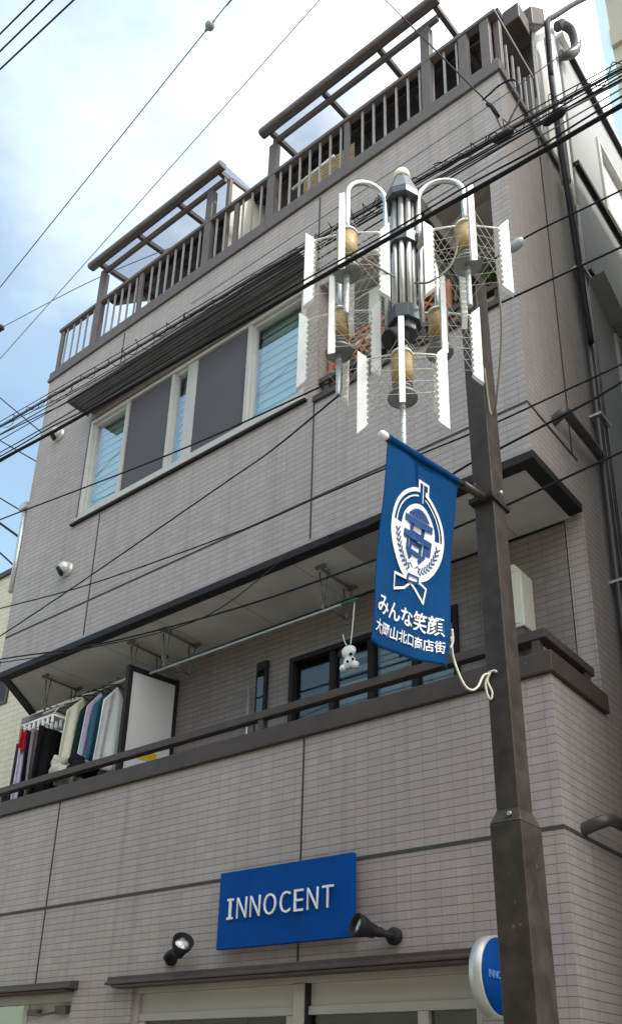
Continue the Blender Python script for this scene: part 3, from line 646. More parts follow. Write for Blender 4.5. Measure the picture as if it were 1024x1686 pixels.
for l, p, a in lans:
    l.location = p; l.rotation_euler = (0, 0, a)
def hanger(la, fo, z, cl_, cf_, zc, ztop, bulge=0.):
    p = C0+rh*la+fh*fo+up*(z+.14); q = C0+rh*cl_+fh*cf_+up*zc
    n = 14; pts = [q.lerp(Vector((q.x, q.y, ztop-.13)), t) for t in (0, .5)]
    a = Vector((q.x, q.y, 0)); c = Vector((p.x, p.y, 0)); hh = (c-a).length/2
    for i in range(n+1):
        t = math.pi*i/n; s = (1-math.cos(t))/2
        pts.append(a.lerp(c, s)+up*(ztop-.13+.13*math.sin(t)))
    pts += [p+up*.12, p]
    b = bm_(); tube(b, pts, .0175, 10); obj('hanger_pipe', b, 'chrome', SL)
hanger(*spec[0][:3], -.10, -.02, 6.2, 6.72); hanger(*spec[1][:3], .095, -.02, 6.2, 6.72)
hanger(*spec[2][:3], -.10, .08, 5.7, 6.34); hanger(*spec[3][:3], .10, .08, 5.7, 6.36)
b = bm_(); tube(b, [C0+rh*-.02+up*5.55, C0+rh*-.02+up*5.40], .0175, 10); obj('hanger_pipe', b, 'chrome', SL)
b = bm_()
tube(b, spline([C0+rh*.06+fh*-.1+up*5.83, C0+rh*.15+fh*-.13+up*5.80, C0+rh*.27+fh*-.1+up*5.95, C0+rh*.33+fh*-.08+up*6.2]), .006, 6)
tube(b, spline([C0+rh*-.05+fh*-.12+up*5.86, C0+rh*-.15+fh*-.14+up*5.93, C0+rh*-.28+fh*-.12+up*6.08]), .006, 6)
tube(b, spline([C0+rh*.55+fh*.1+up*6.05, C0+rh*.56+fh*.2+up*5.7, C0+rh*.52+fh*.4+up*5.35, Vector((-2.10, 4.23, 5.55)), Vector((-2.12, 4.232, 5.9))]), .007, 6)
obj('lamp_flex', b, mat('tan_flex', (.20, .17, .12), .6), SL)

# ---------------------------------------------------------------- banner
BN = thing('street_banner', 'blue cloth street banner with a white round emblem hanging from the pole arm', 'banner', (-2.17, 3.55, 4.7))
T, P = Vector((-2.165, 3.19, 4.70)), Vector((-2.165, 3.895, 4.845)); BLc, BRc = Vector((-2.335, 3.232, 3.597)), Vector((-2.325, 3.985, 3.733))
def surf(u, v, off=0.):
    t = T.lerp(P, u); q = BLc.lerp(BRc, u); p = t.lerp(q, v)
    x = .028*math.sin(5.2*u+1.8*v+.6)*(v**.8)+.02*math.sin(2.6*v*math.pi+u)*v*.5-.10*max(0, u-.90)*v*4+.007*math.sin(14*u+9*v)*v+.005*math.sin(9*u-17*v+1)*math.sin(3.14*u)
    p = p+Vector((x+off, .0, -.0))
    return p
b = bm_(); NU, NV = 48, 64
for side in (1, -1):
    G = [[b.verts.new(surf(i/NU, j/NV, .0015*side)) for i in range(NU+1)] for j in range(NV+1)]
    for j in range(NV):
        for i in range(NU):
            f = b.faces.new([G[j][i], G[j][i+1], G[j+1][i+1], G[j+1][i]]); f.smooth = True
    if side == 1: G0 = G
for i in range(NU): b.faces.new([G0[0][i], G0[0][i+1], G[0][i+1], G[0][i]]); b.faces.new([G0[NV][i], G0[NV][i+1], G[NV][i+1], G[NV][i]])
for j in range(NV): b.faces.new([G0[j][0], G0[j+1][0], G[j+1][0], G[j][0]]); b.faces.new([G0[j][NU], G0[j+1][NU], G[j+1][NU], G[j][NU]])
obj('cloth', b, 'navy', BN)
b = bm_()
d = (P-T).normalized()
tube(b, [T-d*.03, P+d*.05], .015, 10); tube(b, [P+d*.05, P+d*.40], .024, 10)
ar = obj('banner_arm', b, 'pole', BN)
b = bm_(); tube(b, [T+d*.005, P-d*.005], .0215, 14); obj('sleeve', b, 'navy', BN)
b = bm_(); lathe(b, [(.01, -.035), (.02, -.022), (.024, 0), (.02, .022), (.01, .026)], T-d*.04, d, 16); obj('end_knob', b, 'white', ar)
b = bm_(); 
prism(b, [(-2.262, 4.19), (-2.105, 4.19), (-2.105, 4.42), (-2.262, 4.42)], 'Z', 4.895, 4.925); lathe(b, [(.012, 0), (.012, .04)], P+d*.2+up*.02, (0, 0, 1), 8); obj('pole_clamp', b, 'black', ar)
def uv_(a, bb): return (.483+a/.715, .395-bb/1.115)      # metres from the emblem centre
BMO = .006
def on_cloth(b, off=BMO):
    def f(c):
        u, v = uv_(c.x, c.y); return surf(u, v, off+c.z)
    mapbm(b, f)
def poly(b, pts, z=0.):
    v = [b.verts.new((x, y, z)) for x, y in pts]; return b.faces.new(v)
def ring(b, ro, ri, a0, a1, n=64, sy=1., z=0.):
    O, I = arc(ro, a0, a1, n), arc(ri, a0, a1, n)
    for i in range(n): poly(b, [(O[i][0], O[i][1]*sy), (O[i+1][0], O[i+1][1]*sy), (I[i+1][0], I[i+1][1]*sy), (I[i][0], I[i][1]*sy)], z)
def stroke(b, pts, wd, z=0.):
    for (x0, y0), (x1, y1) in zip(pts, pts[1:]):
        L_ = math.hypot(x1-x0, y1-y0); nx, ny = -(y1-y0)/L_*wd/2, (x1-x0)/L_*wd/2; ex, ey = (x1-x0)/L_*wd*.4, (y1-y0)/L_*wd*.4
        poly(b, [(x0-ex+nx, y0-ey+ny), (x1+ex+nx, y1+ey+ny), (x1+ex-nx, y1+ey-ny), (x0-ex-nx, y0-ey-ny)], z)
b = bm_(); SY = .98
ring(b, .263, .240, 98, 442-1, 72, SY)                       # outer ring, open under the stem
ring(b, .222, .2135, 100, 176, 20, SY); ring(b, .222, .2135, 4, 80, 20, SY)  # thin upper arcs
ring(b, .2395, .172, 176, 364, 48, SY)                       # white lower band
stroke(b, [(-.035, .240), (-.035, .30), (.07, .305), (.07, .255), (.045, .25)], .016); stroke(b, [(.012, .30), (.012, .185)], .008)
ring(b, .1715, .146, 0, 360, 64, SY)
# white leaves between the disc and the knot
for s in (-1, 1): poly(b, [(0.0, -.17), (s*.05, -.145), (s*.075, -.19), (s*.03, -.235), (0, -.235)])
# ribbon
stroke(b, [(-.05, -.255), (-.175, -.262), (-.165, -.345), (-.06, -.31), (.0, -.262)], .014)
stroke(b, [(-.025, -.262), (.03, -.30), (.105, -.36), (.125, -.275), (.05, -.25)], .014)
on_cloth(b); obj('emblem', b, 'letter', BN)
# character inside the disc: white disc carries blue strokes
b = bm_()
ring(b, .1455, .002, 0, 360, 48, SY); on_cloth(b, .0055); obj('emblem_disc', b, 'letter', BN)
b = bm_()
poly(b, [(-.075, .118), (.075, .118), (.10, .10), (-.10, .10)], 0)
poly(b, arc(.14, 40, 140, 16), 0)
stroke(b, [(-.125, .062), (.125, .062)], .038, .0005)
stroke(b, [(-.058, .062), (-.058, -.004), (.058, -.004), (.058, .062)], .032, .001)
stroke(b, [(-.128, -.10+.06), (-.128, -.024), (.128, -.024), (.128, -.075)], .034, .0015)
stroke(b, [(-.055, -.05), (-.055, -.105), (.055, -.105), (.055, -.05), (-.055, -.05)], .027, .002)
stroke(b, [(-.095, -.03), (-.09, -.10), (-.05, -.135)], .026, .0025); stroke(b, [(.095, -.03), (.09, -.10), (.05, -.135)], .026, .0025)
# wheat grains and knot in blue on the white band
for s in (-1, 1):
    for k in range(9):
        a = R_(-12-k*8.2); r = .205; c = (s*r*math.cos(a), r*math.sin(a)*SY); td = a+R_(90)
        for sg2, ll in ((1, .028), (-1, .026)):
            e = (c[0]+s*ll*math.cos(td+sg2*.7), c[1]+ll*math.sin(td+sg2*.7)); stroke(b, [c, e], .009, .001)
    stroke(b, [(s*.012, -.185), (s*.04, -.165), (s*.055, -.19)], .006, .001)
stroke(b, [(-.045, -.232), (.045, -.232), (.045, -.268), (-.045, -.268), (-.045, -.232)], .012, .003)
on_cloth(b, .008); obj('emblem_stroke', b, mat('banner_blue_print', (.006, .055, .19), .7), BN)
def clothtext(body, u0, u1, v0, v1, bold):
    wd, hg = (u1-u0)*.715, (v1-v0)*1.115
    t = text_bm(body, wd, hg, bold, .001); bmesh.ops.triangulate(t, faces=t.faces)
    for k in range(1, 30): bmesh.ops.bisect_plane(t, geom=t.verts[:]+t.edges[:]+t.faces[:], plane_co=(wd*k/30, 0, 0), plane_no=(1, 0, 0))
    mapbm(t, lambda c: surf(u0+c.x/.715, v1-c.y/1.115, .006+c.z)); obj('lettering', t, 'letter', BN)
clothtext('みんな笑顔', .035, .868, .764, .862, .013)
clothtext('大岡山北口商店街', .032, .876, .886, .947, .009)
# rope
b = bm_()
pts = spline([surf(.985, .84, .01), (-2.30, 4.0, 3.80), (-2.27, 4.04, 3.66), (-2.245, 4.08, 3.625), (-2.23, 4.13, 3.66), (-2.22, 4.18, 3.74), (-2.205, 4.224, 3.765)], 8); tube(b, pts, .0065, 6)
tube(b, spline([(-2.20, 4.222, 3.765), (-2.225, 4.21, 3.71), (-2.22, 4.215, 3.64), (-2.205, 4.222, 3.61), (-2.195, 4.222, 3.65), (-2.215, 4.215, 3.72), (-2.20, 4.222, 3.77)], 6), .0065, 6)
tube(b, spline([(-2.215, 4.222, 3.77), (-2.18, 4.222, 3.775), (-2.16, 4.222, 3.765)]), .0065, 6)
tube(b, spline([surf(.985, .80, .012), surf(1.0, .86, .02), surf(.985, .90, .012)]), .008, 6)
tag(obj('rope', b, 'rope'), 'cream rope tying the banner corner to the dark pole with a knot', 'rope')

# ---------------------------------------------------------------- overhead wires
def wire(label, pts, r, m='black_cable', group='overhead wires along the facade', ext=(1.5, 1.5), cat='wire', name='overhead_wire'):
    P_ = [Vector(p) for p in pts]
    if ext[0]: P_ = [P_[0]+(P_[0]-P_[1]).normalized()*ext[0]]+P_
    if ext[1]: P_ = P_+[P_[-1]+(P_[-1]-P_[-2]).normalized()*ext[1]]
    b = bm_(); sp_ = spline(P_, 8); tube(b, sp_, r, 8)
    o = obj(name, b, m); tag(o, label, cat, group); return o, sp_
o, s1 = wire('thickest black cable crossing in front of the lantern cluster', [(-5.48, 2.9, 5.92), (-4.81, 2.9, 5.86), (-4.2, 2.9, 5.82), (-2.49, 2.9, 5.73), (-1.69, 2.9, 5.68), (-1.19, 2.9, 5.645), (-.71, 2.9, 5.62)], .0115)
b = bm_(); tube(b, [p+Vector((0, .02, .020+.006*math.sin(i*.7))) for i, p in enumerate(s1)], .006, 6); tube(b, [p+Vector((0, -.02, .02+.008*math.sin(i*.45+1))) for i, p in enumerate(s1)], .005, 6); obj('messenger_wire', b, 'black_cable', o)
o, s2 = wire('upper lashed cable bundle with loose spiral wire over the window canopy', [(-8.46, 4.4, 8.70), (-7.3, 4.4, 8.60), (-6.27, 4.4, 8.50), (-5.25, 4.4, 8.43), (-3.79, 4.4, 8.33), (-3.19, 4.4, 8.29), (-2.5, 4.4, 8.22), (-1.94, 4.4, 8.16), (-1.04, 4.4, 8.04)], .009, cat='cable', name='cable_bundle')
b = bm_(); pts = []
for i, p in enumerate(s2):
    for k in range(3):
        q = p.lerp(s2[min(i+1, len(s2)-1)], k/3); a = (i*3+k)*1.15; amp = .035+.03*math.sin(i*.31)+.02*math.sin(i*1.7)
        pts.append(q+Vector((0, amp*math.cos(a), amp*math.sin(a)+.02)))
tube(b, spline(pts, 3), .0035, 5); obj('lashing_wire', b, 'black_cable', o)
b = bm_(); tube(b, [p+Vector((0, .05, -.05)) for p in s2], .007, 6); tube(b, [p+Vector((0, .03, .07)) for p in s2], .005, 6); obj('messenger_wire', b, 'grey_cable', o)
wire('medium black cable just under the lashed bundle', [(-8.44, 4.4, 8.57), (-7.62, 4.4, 8.45), (-7.0, 4.4, 8.36), (-5.1, 4.4, 8.26), (-3.79, 4.4, 8.21), (-3.12, 4.4, 8.17), (-1.95, 4.4, 8.07), (-1.05, 4.4, 7.94)], .0065)
wire('lower of the paired wires running onto the canopy at the left', [(-8.25, 4.35, 8.2), (-7.56, 4.35, 8.15), (-6.71, 4.35, 8.10), (-5.03, 4.35, 8.05), (-2.5, 4.35, 7.98), (-1, 4.35, 7.9)], .006)
wire('thin grey wire between the canopy bundle and the thickest cable', [(-8.25, 4.35, 8.05), (-6.71, 4.35, 7.97), (-5.03, 4.35, 7.93), (-2.5, 4.35, 7.86), (-1, 4.35, 7.78)], .005, 'grey_cable')
wire('black wire crossing the four pane window and passing behind the lanterns', [(-8.34, 4.55, 7.44), (-5.52, 4.55, 7.02), (-3.84, 4.55, 6.86), (-3.3, 4.55, 6.83), (-2.14, 4.55, 6.73), (-1.26, 4.55, 6.66)], .0075)
wire('wire dropping from the lowest left lantern to the lower left edge', [(-7.65, 4.4, 5.70), (-6.49, 4.4, 5.88), (-4.51, 4.3, 6.10), tuple(Vector((-4.51, 4.3, 6.10)).lerp(lans[2][1]+up*-.51, .5)-up*.03), tuple(lans[2][1]+up*-.51)], .006, ext=(1.5, 0))
wire('wire along the joint below the big window passing behind the pole', [(-8.62, 4.9, 6.55), (-6.98, 4.9, 6.30), (-4.93, 4.9, 6.12), (-4.1, 4.9, 6.10), (-3.37, 4.9, 6.08), (-2.62, 4.9, 6.05), (-2.38, 4.9, 6.045), (-1.47, 4.9, 6.06)], .0065)
wire('wavy black wire right of the pole above the balcony corner', [(-4.2, 5.27, 5.99), (-3.55, 4.95, 5.66), (-3.1, 4.9, 5.70), (-2.78, 4.9, 5.76), (-2.61, 4.9, 5.79), (-2.37, 4.9, 5.81), (-1.7, 4.9, 5.88), (-1.48, 4.9, 5.92)], .0085, ext=(0, 1.5))
wire('black wire clamped to the pole just behind the banner arm', [(-7.42, 4.42, 5.41), (-5.96, 4.42, 5.14), (-4.33, 4.42, 4.97), (-3.12, 4.42, 4.93), (-2.41, 4.42, 4.94), (-2.1, 4.42, 4.96), (-1.35, 4.42, 5.02)], .0075)
wire('second thin wire drooping over the black overhang trim at the left', [(-7.42, 4.4, 5.36), (-6.3, 4.4, 5.16), (-5.2, 4.8, 5.30), (-4.6, 5.25, 5.95)], .005, ext=(1.5, 0))
wire('thin black wire just above the lashed bundle', [(-8.46, 4.45, 8.86), (-6.3, 4.45, 8.66), (-3.8, 4.45, 8.46), (-1.9, 4.45, 8.30), (-1.04, 4.45, 8.19)], .0045)
wire('sagging thin wire between the lashed bundle and the medium cable', [(-8.4, 4.38, 8.66), (-6.9, 4.38, 8.44), (-5.0, 4.38, 8.33), (-3.6, 4.38, 8.24), (-2.2, 4.38, 8.14), (-1.05, 4.38, 8.0)], .0045)
wire('thin wire resting along the canopy front edge', [(-8.3, 4.3, 8.33), (-6.8, 4.3, 8.22), (-5.0, 4.3, 8.17), (-3.2, 4.3, 8.06), (-1.2, 4.3, 7.88)], .005)
random.seed(21)
def tangle(label, c, n, sx, sz, r=.0045):
    c = Vector(c); pts = []
    for i in range(n):
        a = i*1.25+random.uniform(-.3, .3); pts.append(c+Vector((-sx+2*sx*i/(n-1)+.09*math.cos(a), random.uniform(-.03, .03), -.135*(-sx+2*sx*i/(n-1))+sz*math.sin(a))))
    b = bm_(); tube(b, spline(pts, 6), r, 6); tag(obj('spare_wire', b, 'black_cable'), label, 'wire', 'loose loops of spare wire on the bundles')
tangle('loose loops of spare wire just right of the lamp column top', (-3.0, 4.42, 8.27), 16, .45, .07)
tangle('loose loops of spare wire below the terrace corner splice', (-2.25, 4.42, 8.22), 14, .3, .06)
tangle('loose loops of spare wire above the window canopy', (-5.2, 4.42, 8.46), 18, .7, .05, .0035)
tangle('loose loops of spare wire at the left end of the bundle', (-7.5, 4.42, 8.62), 14, .5, .05, .0035)
for p, q, lb in (((-7.64, 3, 13.33), (-6.95, 3, 13.23), 'uppermost of three black wires in the top left corner'), ((-7.52, 3, 12.88), (-6.5, 3, 12.74), 'middle one of three black wires in the top left corner'), ((-7.4, 3, 12.43), (-6.01, 3, 12.22), 'lowest of three black wires in the top left corner')):
    wire(lb, [p, q], .010, group='three wires in the sky corner')
o, s = wire('dark sky wire carrying a grey ball at the top left', [(-8.36, 4, 10.5), (-4.94, 4, 12.01), (-4.62, 4, 12.12)], .006, 'grey_cable', 'wires against the sky')
b = bm_(); bmesh.ops.create_uvsphere(b, u_segments=20, v_segments=14, radius=.05, matrix=Matrix.Translation((-4.94, 4, 12.01)))
for f in b.faces: f.smooth = True
lathe(b, [(.014, -.07), (.014, .07)], (-4.94, 4, 12.01), (.91, 0, .4), 8)
obj('marker_ball', b, 'disc', o)
wire('pale thin wire climbing across the bright sky', [(-8.0, 4, 9.17), (-3.42, 4, 10.81)], .0055, 'pale_cable', 'wires against the sky')
o, s = wire('grey wire running from the left insulator into the terrace pergola', [(-10.59, 5.2, 12.15), (-8.21, 5.25, 11.66), (-6.29, 5.6, 11.5)], .0055, 'grey_cable', 'wires against the sky', (0, 0))
b = bm_(); lathe(b, [(.02, -.08), (.05, -.06), (.03, -.03), (.05, 0), (.03, .03), (.05, .06), (.02, .08)], (-10.60, 5.2, 12.15), (1, 0, -.2), 14); obj('insulator', b, 'black', o)
wire('short wire at the right with a small clamp beside the lantern fin', [(-2.35, 4.5, 7.0), (-1.94, 4.5, 7.14), (-1.19, 4.5, 7.08)], .0065, ext=(0, 1.5))
o, s = wire('drop wire falling over the terrace rail into a black splice', [(-3.6, 4.6, 12.5), (-3.09, 4.6, 11.27), (-2.31, 4.6, 9.36), (-2.13, 4.6, 8.92), (-2.08, 4.6, 8.76), (-2.02, 4.55, 8.5), (-1.93, 4.42, 8.2)], .006, ext=(0, 0))
b = bm_(); tube(b, [(-2.13, 4.6, 8.90), (-2.10, 4.6, 8.85), (-2.05, 4.6, 8.68)], .017, 10); tube(b, spline([(-2.17, 4.6, 8.98), (-2.0, 4.6, 9.02), (-1.88, 4.6, 8.95), (-1.85, 4.58, 8.7), (-1.95, 4.5, 8.35), (-1.93, 4.42, 8.2)]), .0075, 8); obj('splice', b, 'black_cable', o)
wire('fine wire stretched along the upper tiles below the terrace', [(-6.21, 5.2, 9.86), (-4.88, 5.2, 9.84), (-3.54, 5.2, 9.81), (-2.49, 5.2, 9.81), (-1.5, 5.2, 9.85)], .004, 'grey_cable', ext=(0, 0))
b = bm_(); lathe(b, [(.012, -.08), (.032, -.06), (.034, .05), (.012, .08)], (-1.93, 4.4, 8.13), (1, 0, -.13), 12); tag(obj('cable_splice', b, 'black_cable'), 'black cable splice box on the bundle near the terrace corner', 'splice')
b = bm_(); lathe(b, [(.012, -.09), (.03, -.06), (.036, .05), (.012, .09)], (-1.52, 4.35, 7.92), (1, 0, .1), 12); tag(obj('cable_splice', b, 'black_cable'), 'black cable splice hanging at the edge of the side wall', 'splice')
b = bm_(); lathe(b, [(.022, -.06), (.035, -.03), (.035, .03), (.02, .06)], (-1.95, 4.5, 7.12), (1, 0, .3), 10); tag(obj('wire_clamp', b, 'greypipe'), 'small grey green wire clamp right of the lantern cluster', 'clamp')
for i, (p, q, r, lb) in enumerate([((-13.68, 7, 13.7), (-12.05, 7, 12.1), .011, 'highest wire descending behind the left edge of the house'), ((-13.37, 7, 12.54), (-12.06, 7, 11.48), .011, 'second highest wire descending behind the left edge of the house'),
        ((-12.97, 7, 11.09), (-12.1, 7, 10.43), .012, 'middle wire descending behind the left downpipe'), ((-12.81, 7, 10.5), (-12.0, 7, 9.86), .022, 'thick lower wire descending behind the left downpipe'), ((-12.63, 7, 9.84), (-12.0, 7, 9.3), .016, 'lowest wire descending behind the left edge of the house')]):
    wire(lb, [p, q], r, group='wires behind the left edge', ext=(2, .6))

# ---------------------------------------------------------------- third floor balcony things
ac = thing('air_conditioner', 'ivory outdoor air conditioner unit standing behind the balcony lattice', 'air conditioner', (-3.97, 5.75, 8.4))
b = bm_(); bx(b, -4.36, -3.86, 5.56, 5.86, 8.30, 8.92); obj('casing', b, 'acwhite', ac, .012)
b = bm_()
for k in range(13): bx(b, -4.34, -3.98, 5.548, 5.556, 8.35+k*.042, 8.372+k*.042)
for k in range(9): bx(b, -3.859, -3.852, 5.60, 5.82, 8.42+k*.05, 8.445+k*.05)
obj('grille', b, 'canopy', ac)
b = bm_()
for x in (-4.3, -3.92):
    bx(b, x-.02, x+.02, 5.58, 5.62, 7.3, 8.299); bx(b, x-.02, x+.02, 5.80, 5.84, 7.3, 8.299)
obj('stand', b, 'galv', ac)
lt = thing('lattice_screen', 'terracotta coloured wooden lattice screen leaning inside the upper balcony rail', 'screen', (-3.9, 5.42, 7.8))
b = bm_(); x0, x1, z0, z1 = -4.36, -3.0, 7.72, 8.30; y0, y1 = 5.425, 5.445
for (a, c, d, e) in ((x0, x1, z1-.04, z1), (x0, x1, z0, z0+.04), (x0, x0+.05, z0+.04, z1-.04), (x1-.05, x1, z0+.04, z1-.04)): bx(b, a, c, y0-.005, y1+.005, d, e)
obj('frame', b, 'lattice', lt)
b = bm_()
for s in (-1, 1):
    for k in range(-6, 14):
        xa = x0+k*.12; n = 10; zz = [(z0+.03, xa), (z1-.03, xa+s*(z1-z0-.06))] if s > 0 else [(z0+.03, xa+.58), (z1-.03, xa+.58-(z1-z0-.06))]
        (za, xa_), (zb, xb_) = zz
        # clip to frame
        def cl_(xq): return x0+.03 <= xq <= x1-.03
        pts = [(xa_+(xb_-xa_)*i/20, za+(zb-za)*i/20) for i in range(21)]; pts = [q for q in pts if cl_(q[0])]
        if len(pts) > 2:
            (xa2, za2), (xb2, zb2) = pts[0], pts[-1]; dx = .014
            yo = .0 if s > 0 else .009
            prism(b, [(xa2-dx, za2), (xa2+dx, za2), (xb2+dx, zb2), (xb2-dx, zb2)], 'Y', y0+yo, y0+.008+yo)
obj('slats', b, 'lattice', lt)
def plant(c, r, h, n, label, seed):
    random.seed(seed); t = thing('potted_plant', label, 'plant', c, 'potted plants on the upper balcony'); c = Vector(c)
    b = bm_(); lathe(b, [(.07, 0), (.10, .16), (.115, .165), (.115, .20), (.09, .19)], c, n=18); obj('pot', b, 'terracotta', t)
    b = bm_()
    for i in range(n):
        a = random.random()*6.28; rr = r*math.sqrt(random.random()); z = .18+h*random.random()
        p = c+Vector((rr*math.cos(a), rr*math.sin(a), z)); d = Vector((math.cos(a)*.8+random.uniform(-.4, .4), math.sin(a)*.8+random.uniform(-.4, .4), random.uniform(-.3, .9))).normalized()
        s = d.cross(up).normalized() if abs(d.z) < .95 else Vector((1, 0, 0)); l = random.uniform(.05, .09); wv = l*.28
        v = [b.verts.new(q) for q in (p, p+d*l*.5+s*wv, p+d*l+up*-.01, p+d*l*.5-s*wv)]; b.faces.new(v)
    obj('foliage', b, 'leaf', t)
    b = bm_()
    for i in range(5): tube(b, [c+up*.15, c+Vector((random.uniform(-r, r)*.6, random.uniform(-r, r)*.6, .18+h*.8))], .006, 5)
    obj('stem', b, 'reed', t)
b = bm_(); bx(b, -3.75, -2.62, 5.52, 5.85, 7.90, 7.94)
for x in (-3.7, -2.67): bx(b, x-.02, x+.02, 5.54, 5.58, 7.295, 7.899); bx(b, x-.02, x+.02, 5.79, 5.83, 7.295, 7.899)
tag(obj('plant_bench', b, 'reed'), 'low wooden bench holding the potted plants on the upper balcony', 'bench')
plant((-3.5, 5.62, 7.942), .17, .50, 240, 'bushy green plant in a terracotta pot nearest the air conditioner', 3)
plant((-3.12, 5.66, 7.942), .15, .36, 160, 'smaller green plant in a terracotta pot behind the lamp column', 5)
plant((-2.78, 5.64, 7.942), .13, .22, 110, 'lowest sparse green plant in a terracotta pot by the right wall', 8)

# ---------------------------------------------------------------- second floor balcony things
wh = thing('water_heater', 'cream wall mounted water heater box at the right end of the balcony', 'water heater', (-2.87, 6.1, 5.05))
b = bm_(); bx(b, -3.16, -2.80, 5.99, YB-.001, 5.0, 5.50); prism(b, [(-3.16, 5.501), (-2.80, 5.501), (-2.86, 5.58), (-3.10, 5.58)], 'Y', 5.995, YB-.001); obj('casing', b, 'heater', wh, .01)
b = bm_(); bx(b, -3.13, -2.83, 5.982, 5.989, 5.03, 5.47); obj('front_panel', b, 'heater', wh, .004)
b = bm_(); bx(b, -3.14, -2.82, 6.01, YB-.001, 4.9, 4.999); tube(b, [(-3.08, 6.1, 4.9), (-3.08, 6.1, 4.3)], .02); tube(b, [(-2.95, 6.1, 4.9), (-2.95, 6.1, 4.3)], .02); obj('pipe_cover', b, 'rail', wh)
SZ = 5.954
def pole_hanger(x, label):
    t = thing('laundry_pole_bracket', label, 'bracket', (x, 5.8, SZ), 'ceiling brackets for drying poles on the second floor balcony')
    b = bm_(); tube(b, [(x, 5.56, SZ-.03), (x, 6.05, SZ-.03)], .014, 8)
    bx(b, x-.05, x+.05, 5.55, 5.59, SZ-.025, SZ-.001); bx(b, x-.05, x+.05, 6.02, 6.06, SZ-.025, SZ-.001); obj('ceiling_rail', b, 'canopy', t)
    for y in (5.62, 5.98):
        b = bm_(); tube(b, [(x-.05, y, SZ-.03), (x-.015, y, SZ-.32)], .009, 6); tube(b, [(x+.05, y, SZ-.03), (x+.015, y, SZ-.32)], .009, 6); bx(b, x-.012, x+.012, y-.012, y+.012, SZ-.42, SZ-.30); obj('strut', b, 'canopy', t)
    b = bm_(); tube(b, [(x, 5.60, SZ-.36), (x, 6.0, SZ-.38)], .011, 8); tube(b, spline([(x, 5.58, SZ-.30), (x, 5.6, SZ-.36), (x, 5.64, SZ-.30)]), .008, 6); tube(b, spline([(x, 5.78, SZ-.30), (x, 5.8, SZ-.37), (x, 5.84, SZ-.31)]), .008, 6); obj('hook_arm', b, 'canopy', t)
pole_hanger(-8.55, 'leftmost ceiling bracket above the hanging laundry'); pole_hanger(-7.07, 'ceiling bracket just right of the white partition, the left one of a pair'); pole_hanger(-6.57, 'ceiling bracket right of the white partition, the right one of a pair'); pole_hanger(-4.52, 'ceiling bracket nearest to the blue banner')
b = bm_(); tube(b, [(-8.7, 5.72, 5.56), (-7.06, 5.72, 5.63)], .014, 8); tag(obj('drying_pole', b, 'galv'), 'steel drying pole holding the row of laundry left of the partition', 'pole')
b = bm_(); tube(b, [(-6.75, 5.60, 5.50), (-4.14, 5.60, 5.50)], .011, 8); dp = obj('drying_pole', b, 'greypipe'); tag(dp, 'empty long steel drying pole with a green end above the balcony', 'pole')
b = bm_(); tube(b, [(-4.3, 5.60, 5.50), (-4.13, 5.60, 5.50)], .013, 8); obj('end_cap', b, 'green_tape', dp)
orn = thing('hanging_ornament', 'small white puppy shaped ornament hanging from the drying pole end', 'ornament', (-4.22, 5.60, 4.95))
b = bm_()
def blob(b, c, r, sc=(1, 1, 1)):
    bmesh.ops.create_uvsphere(b, u_segments=14, v_segments=10, radius=r, matrix=Matrix.Translation(c) @ Matrix.Diagonal((*sc, 1)))
blob(b, (-4.22, 5.60, 5.02), .065, (1.15, .6, .9)); blob(b, (-4.21, 5.60, 4.92), .06, (1, .6, 1)); blob(b, (-4.27, 5.60, 4.88), .035); blob(b, (-4.15, 5.60, 4.88), .035)
for f in b.faces: f.smooth = True
obj('body', b, 'white', orn)
b = bm_(); blob(b, (-4.29, 5.58, 5.01), .028, (.8, .6, 1.3)); blob(b, (-4.17, 5.565, 4.97), .016); blob(b, (-4.20, 5.56, 4.91), .012); blob(b, (-4.15, 5.565, 4.92), .012)
for f in b.faces: f.smooth = True
obj('dark_patch', b, 'black', orn)
b = bm_(); tube(b, spline([(-4.2, 5.60, 5.08), (-4.18, 5.60, 5.25), (-4.16, 5.60, 5.48)]), .006, 6); tube(b, spline([(-4.24, 5.6, 5.08), (-4.27, 5.6, 5.15), (-4.28, 5.6, 5.2)]), .005, 6); obj('cord', b, 'galv', orn)

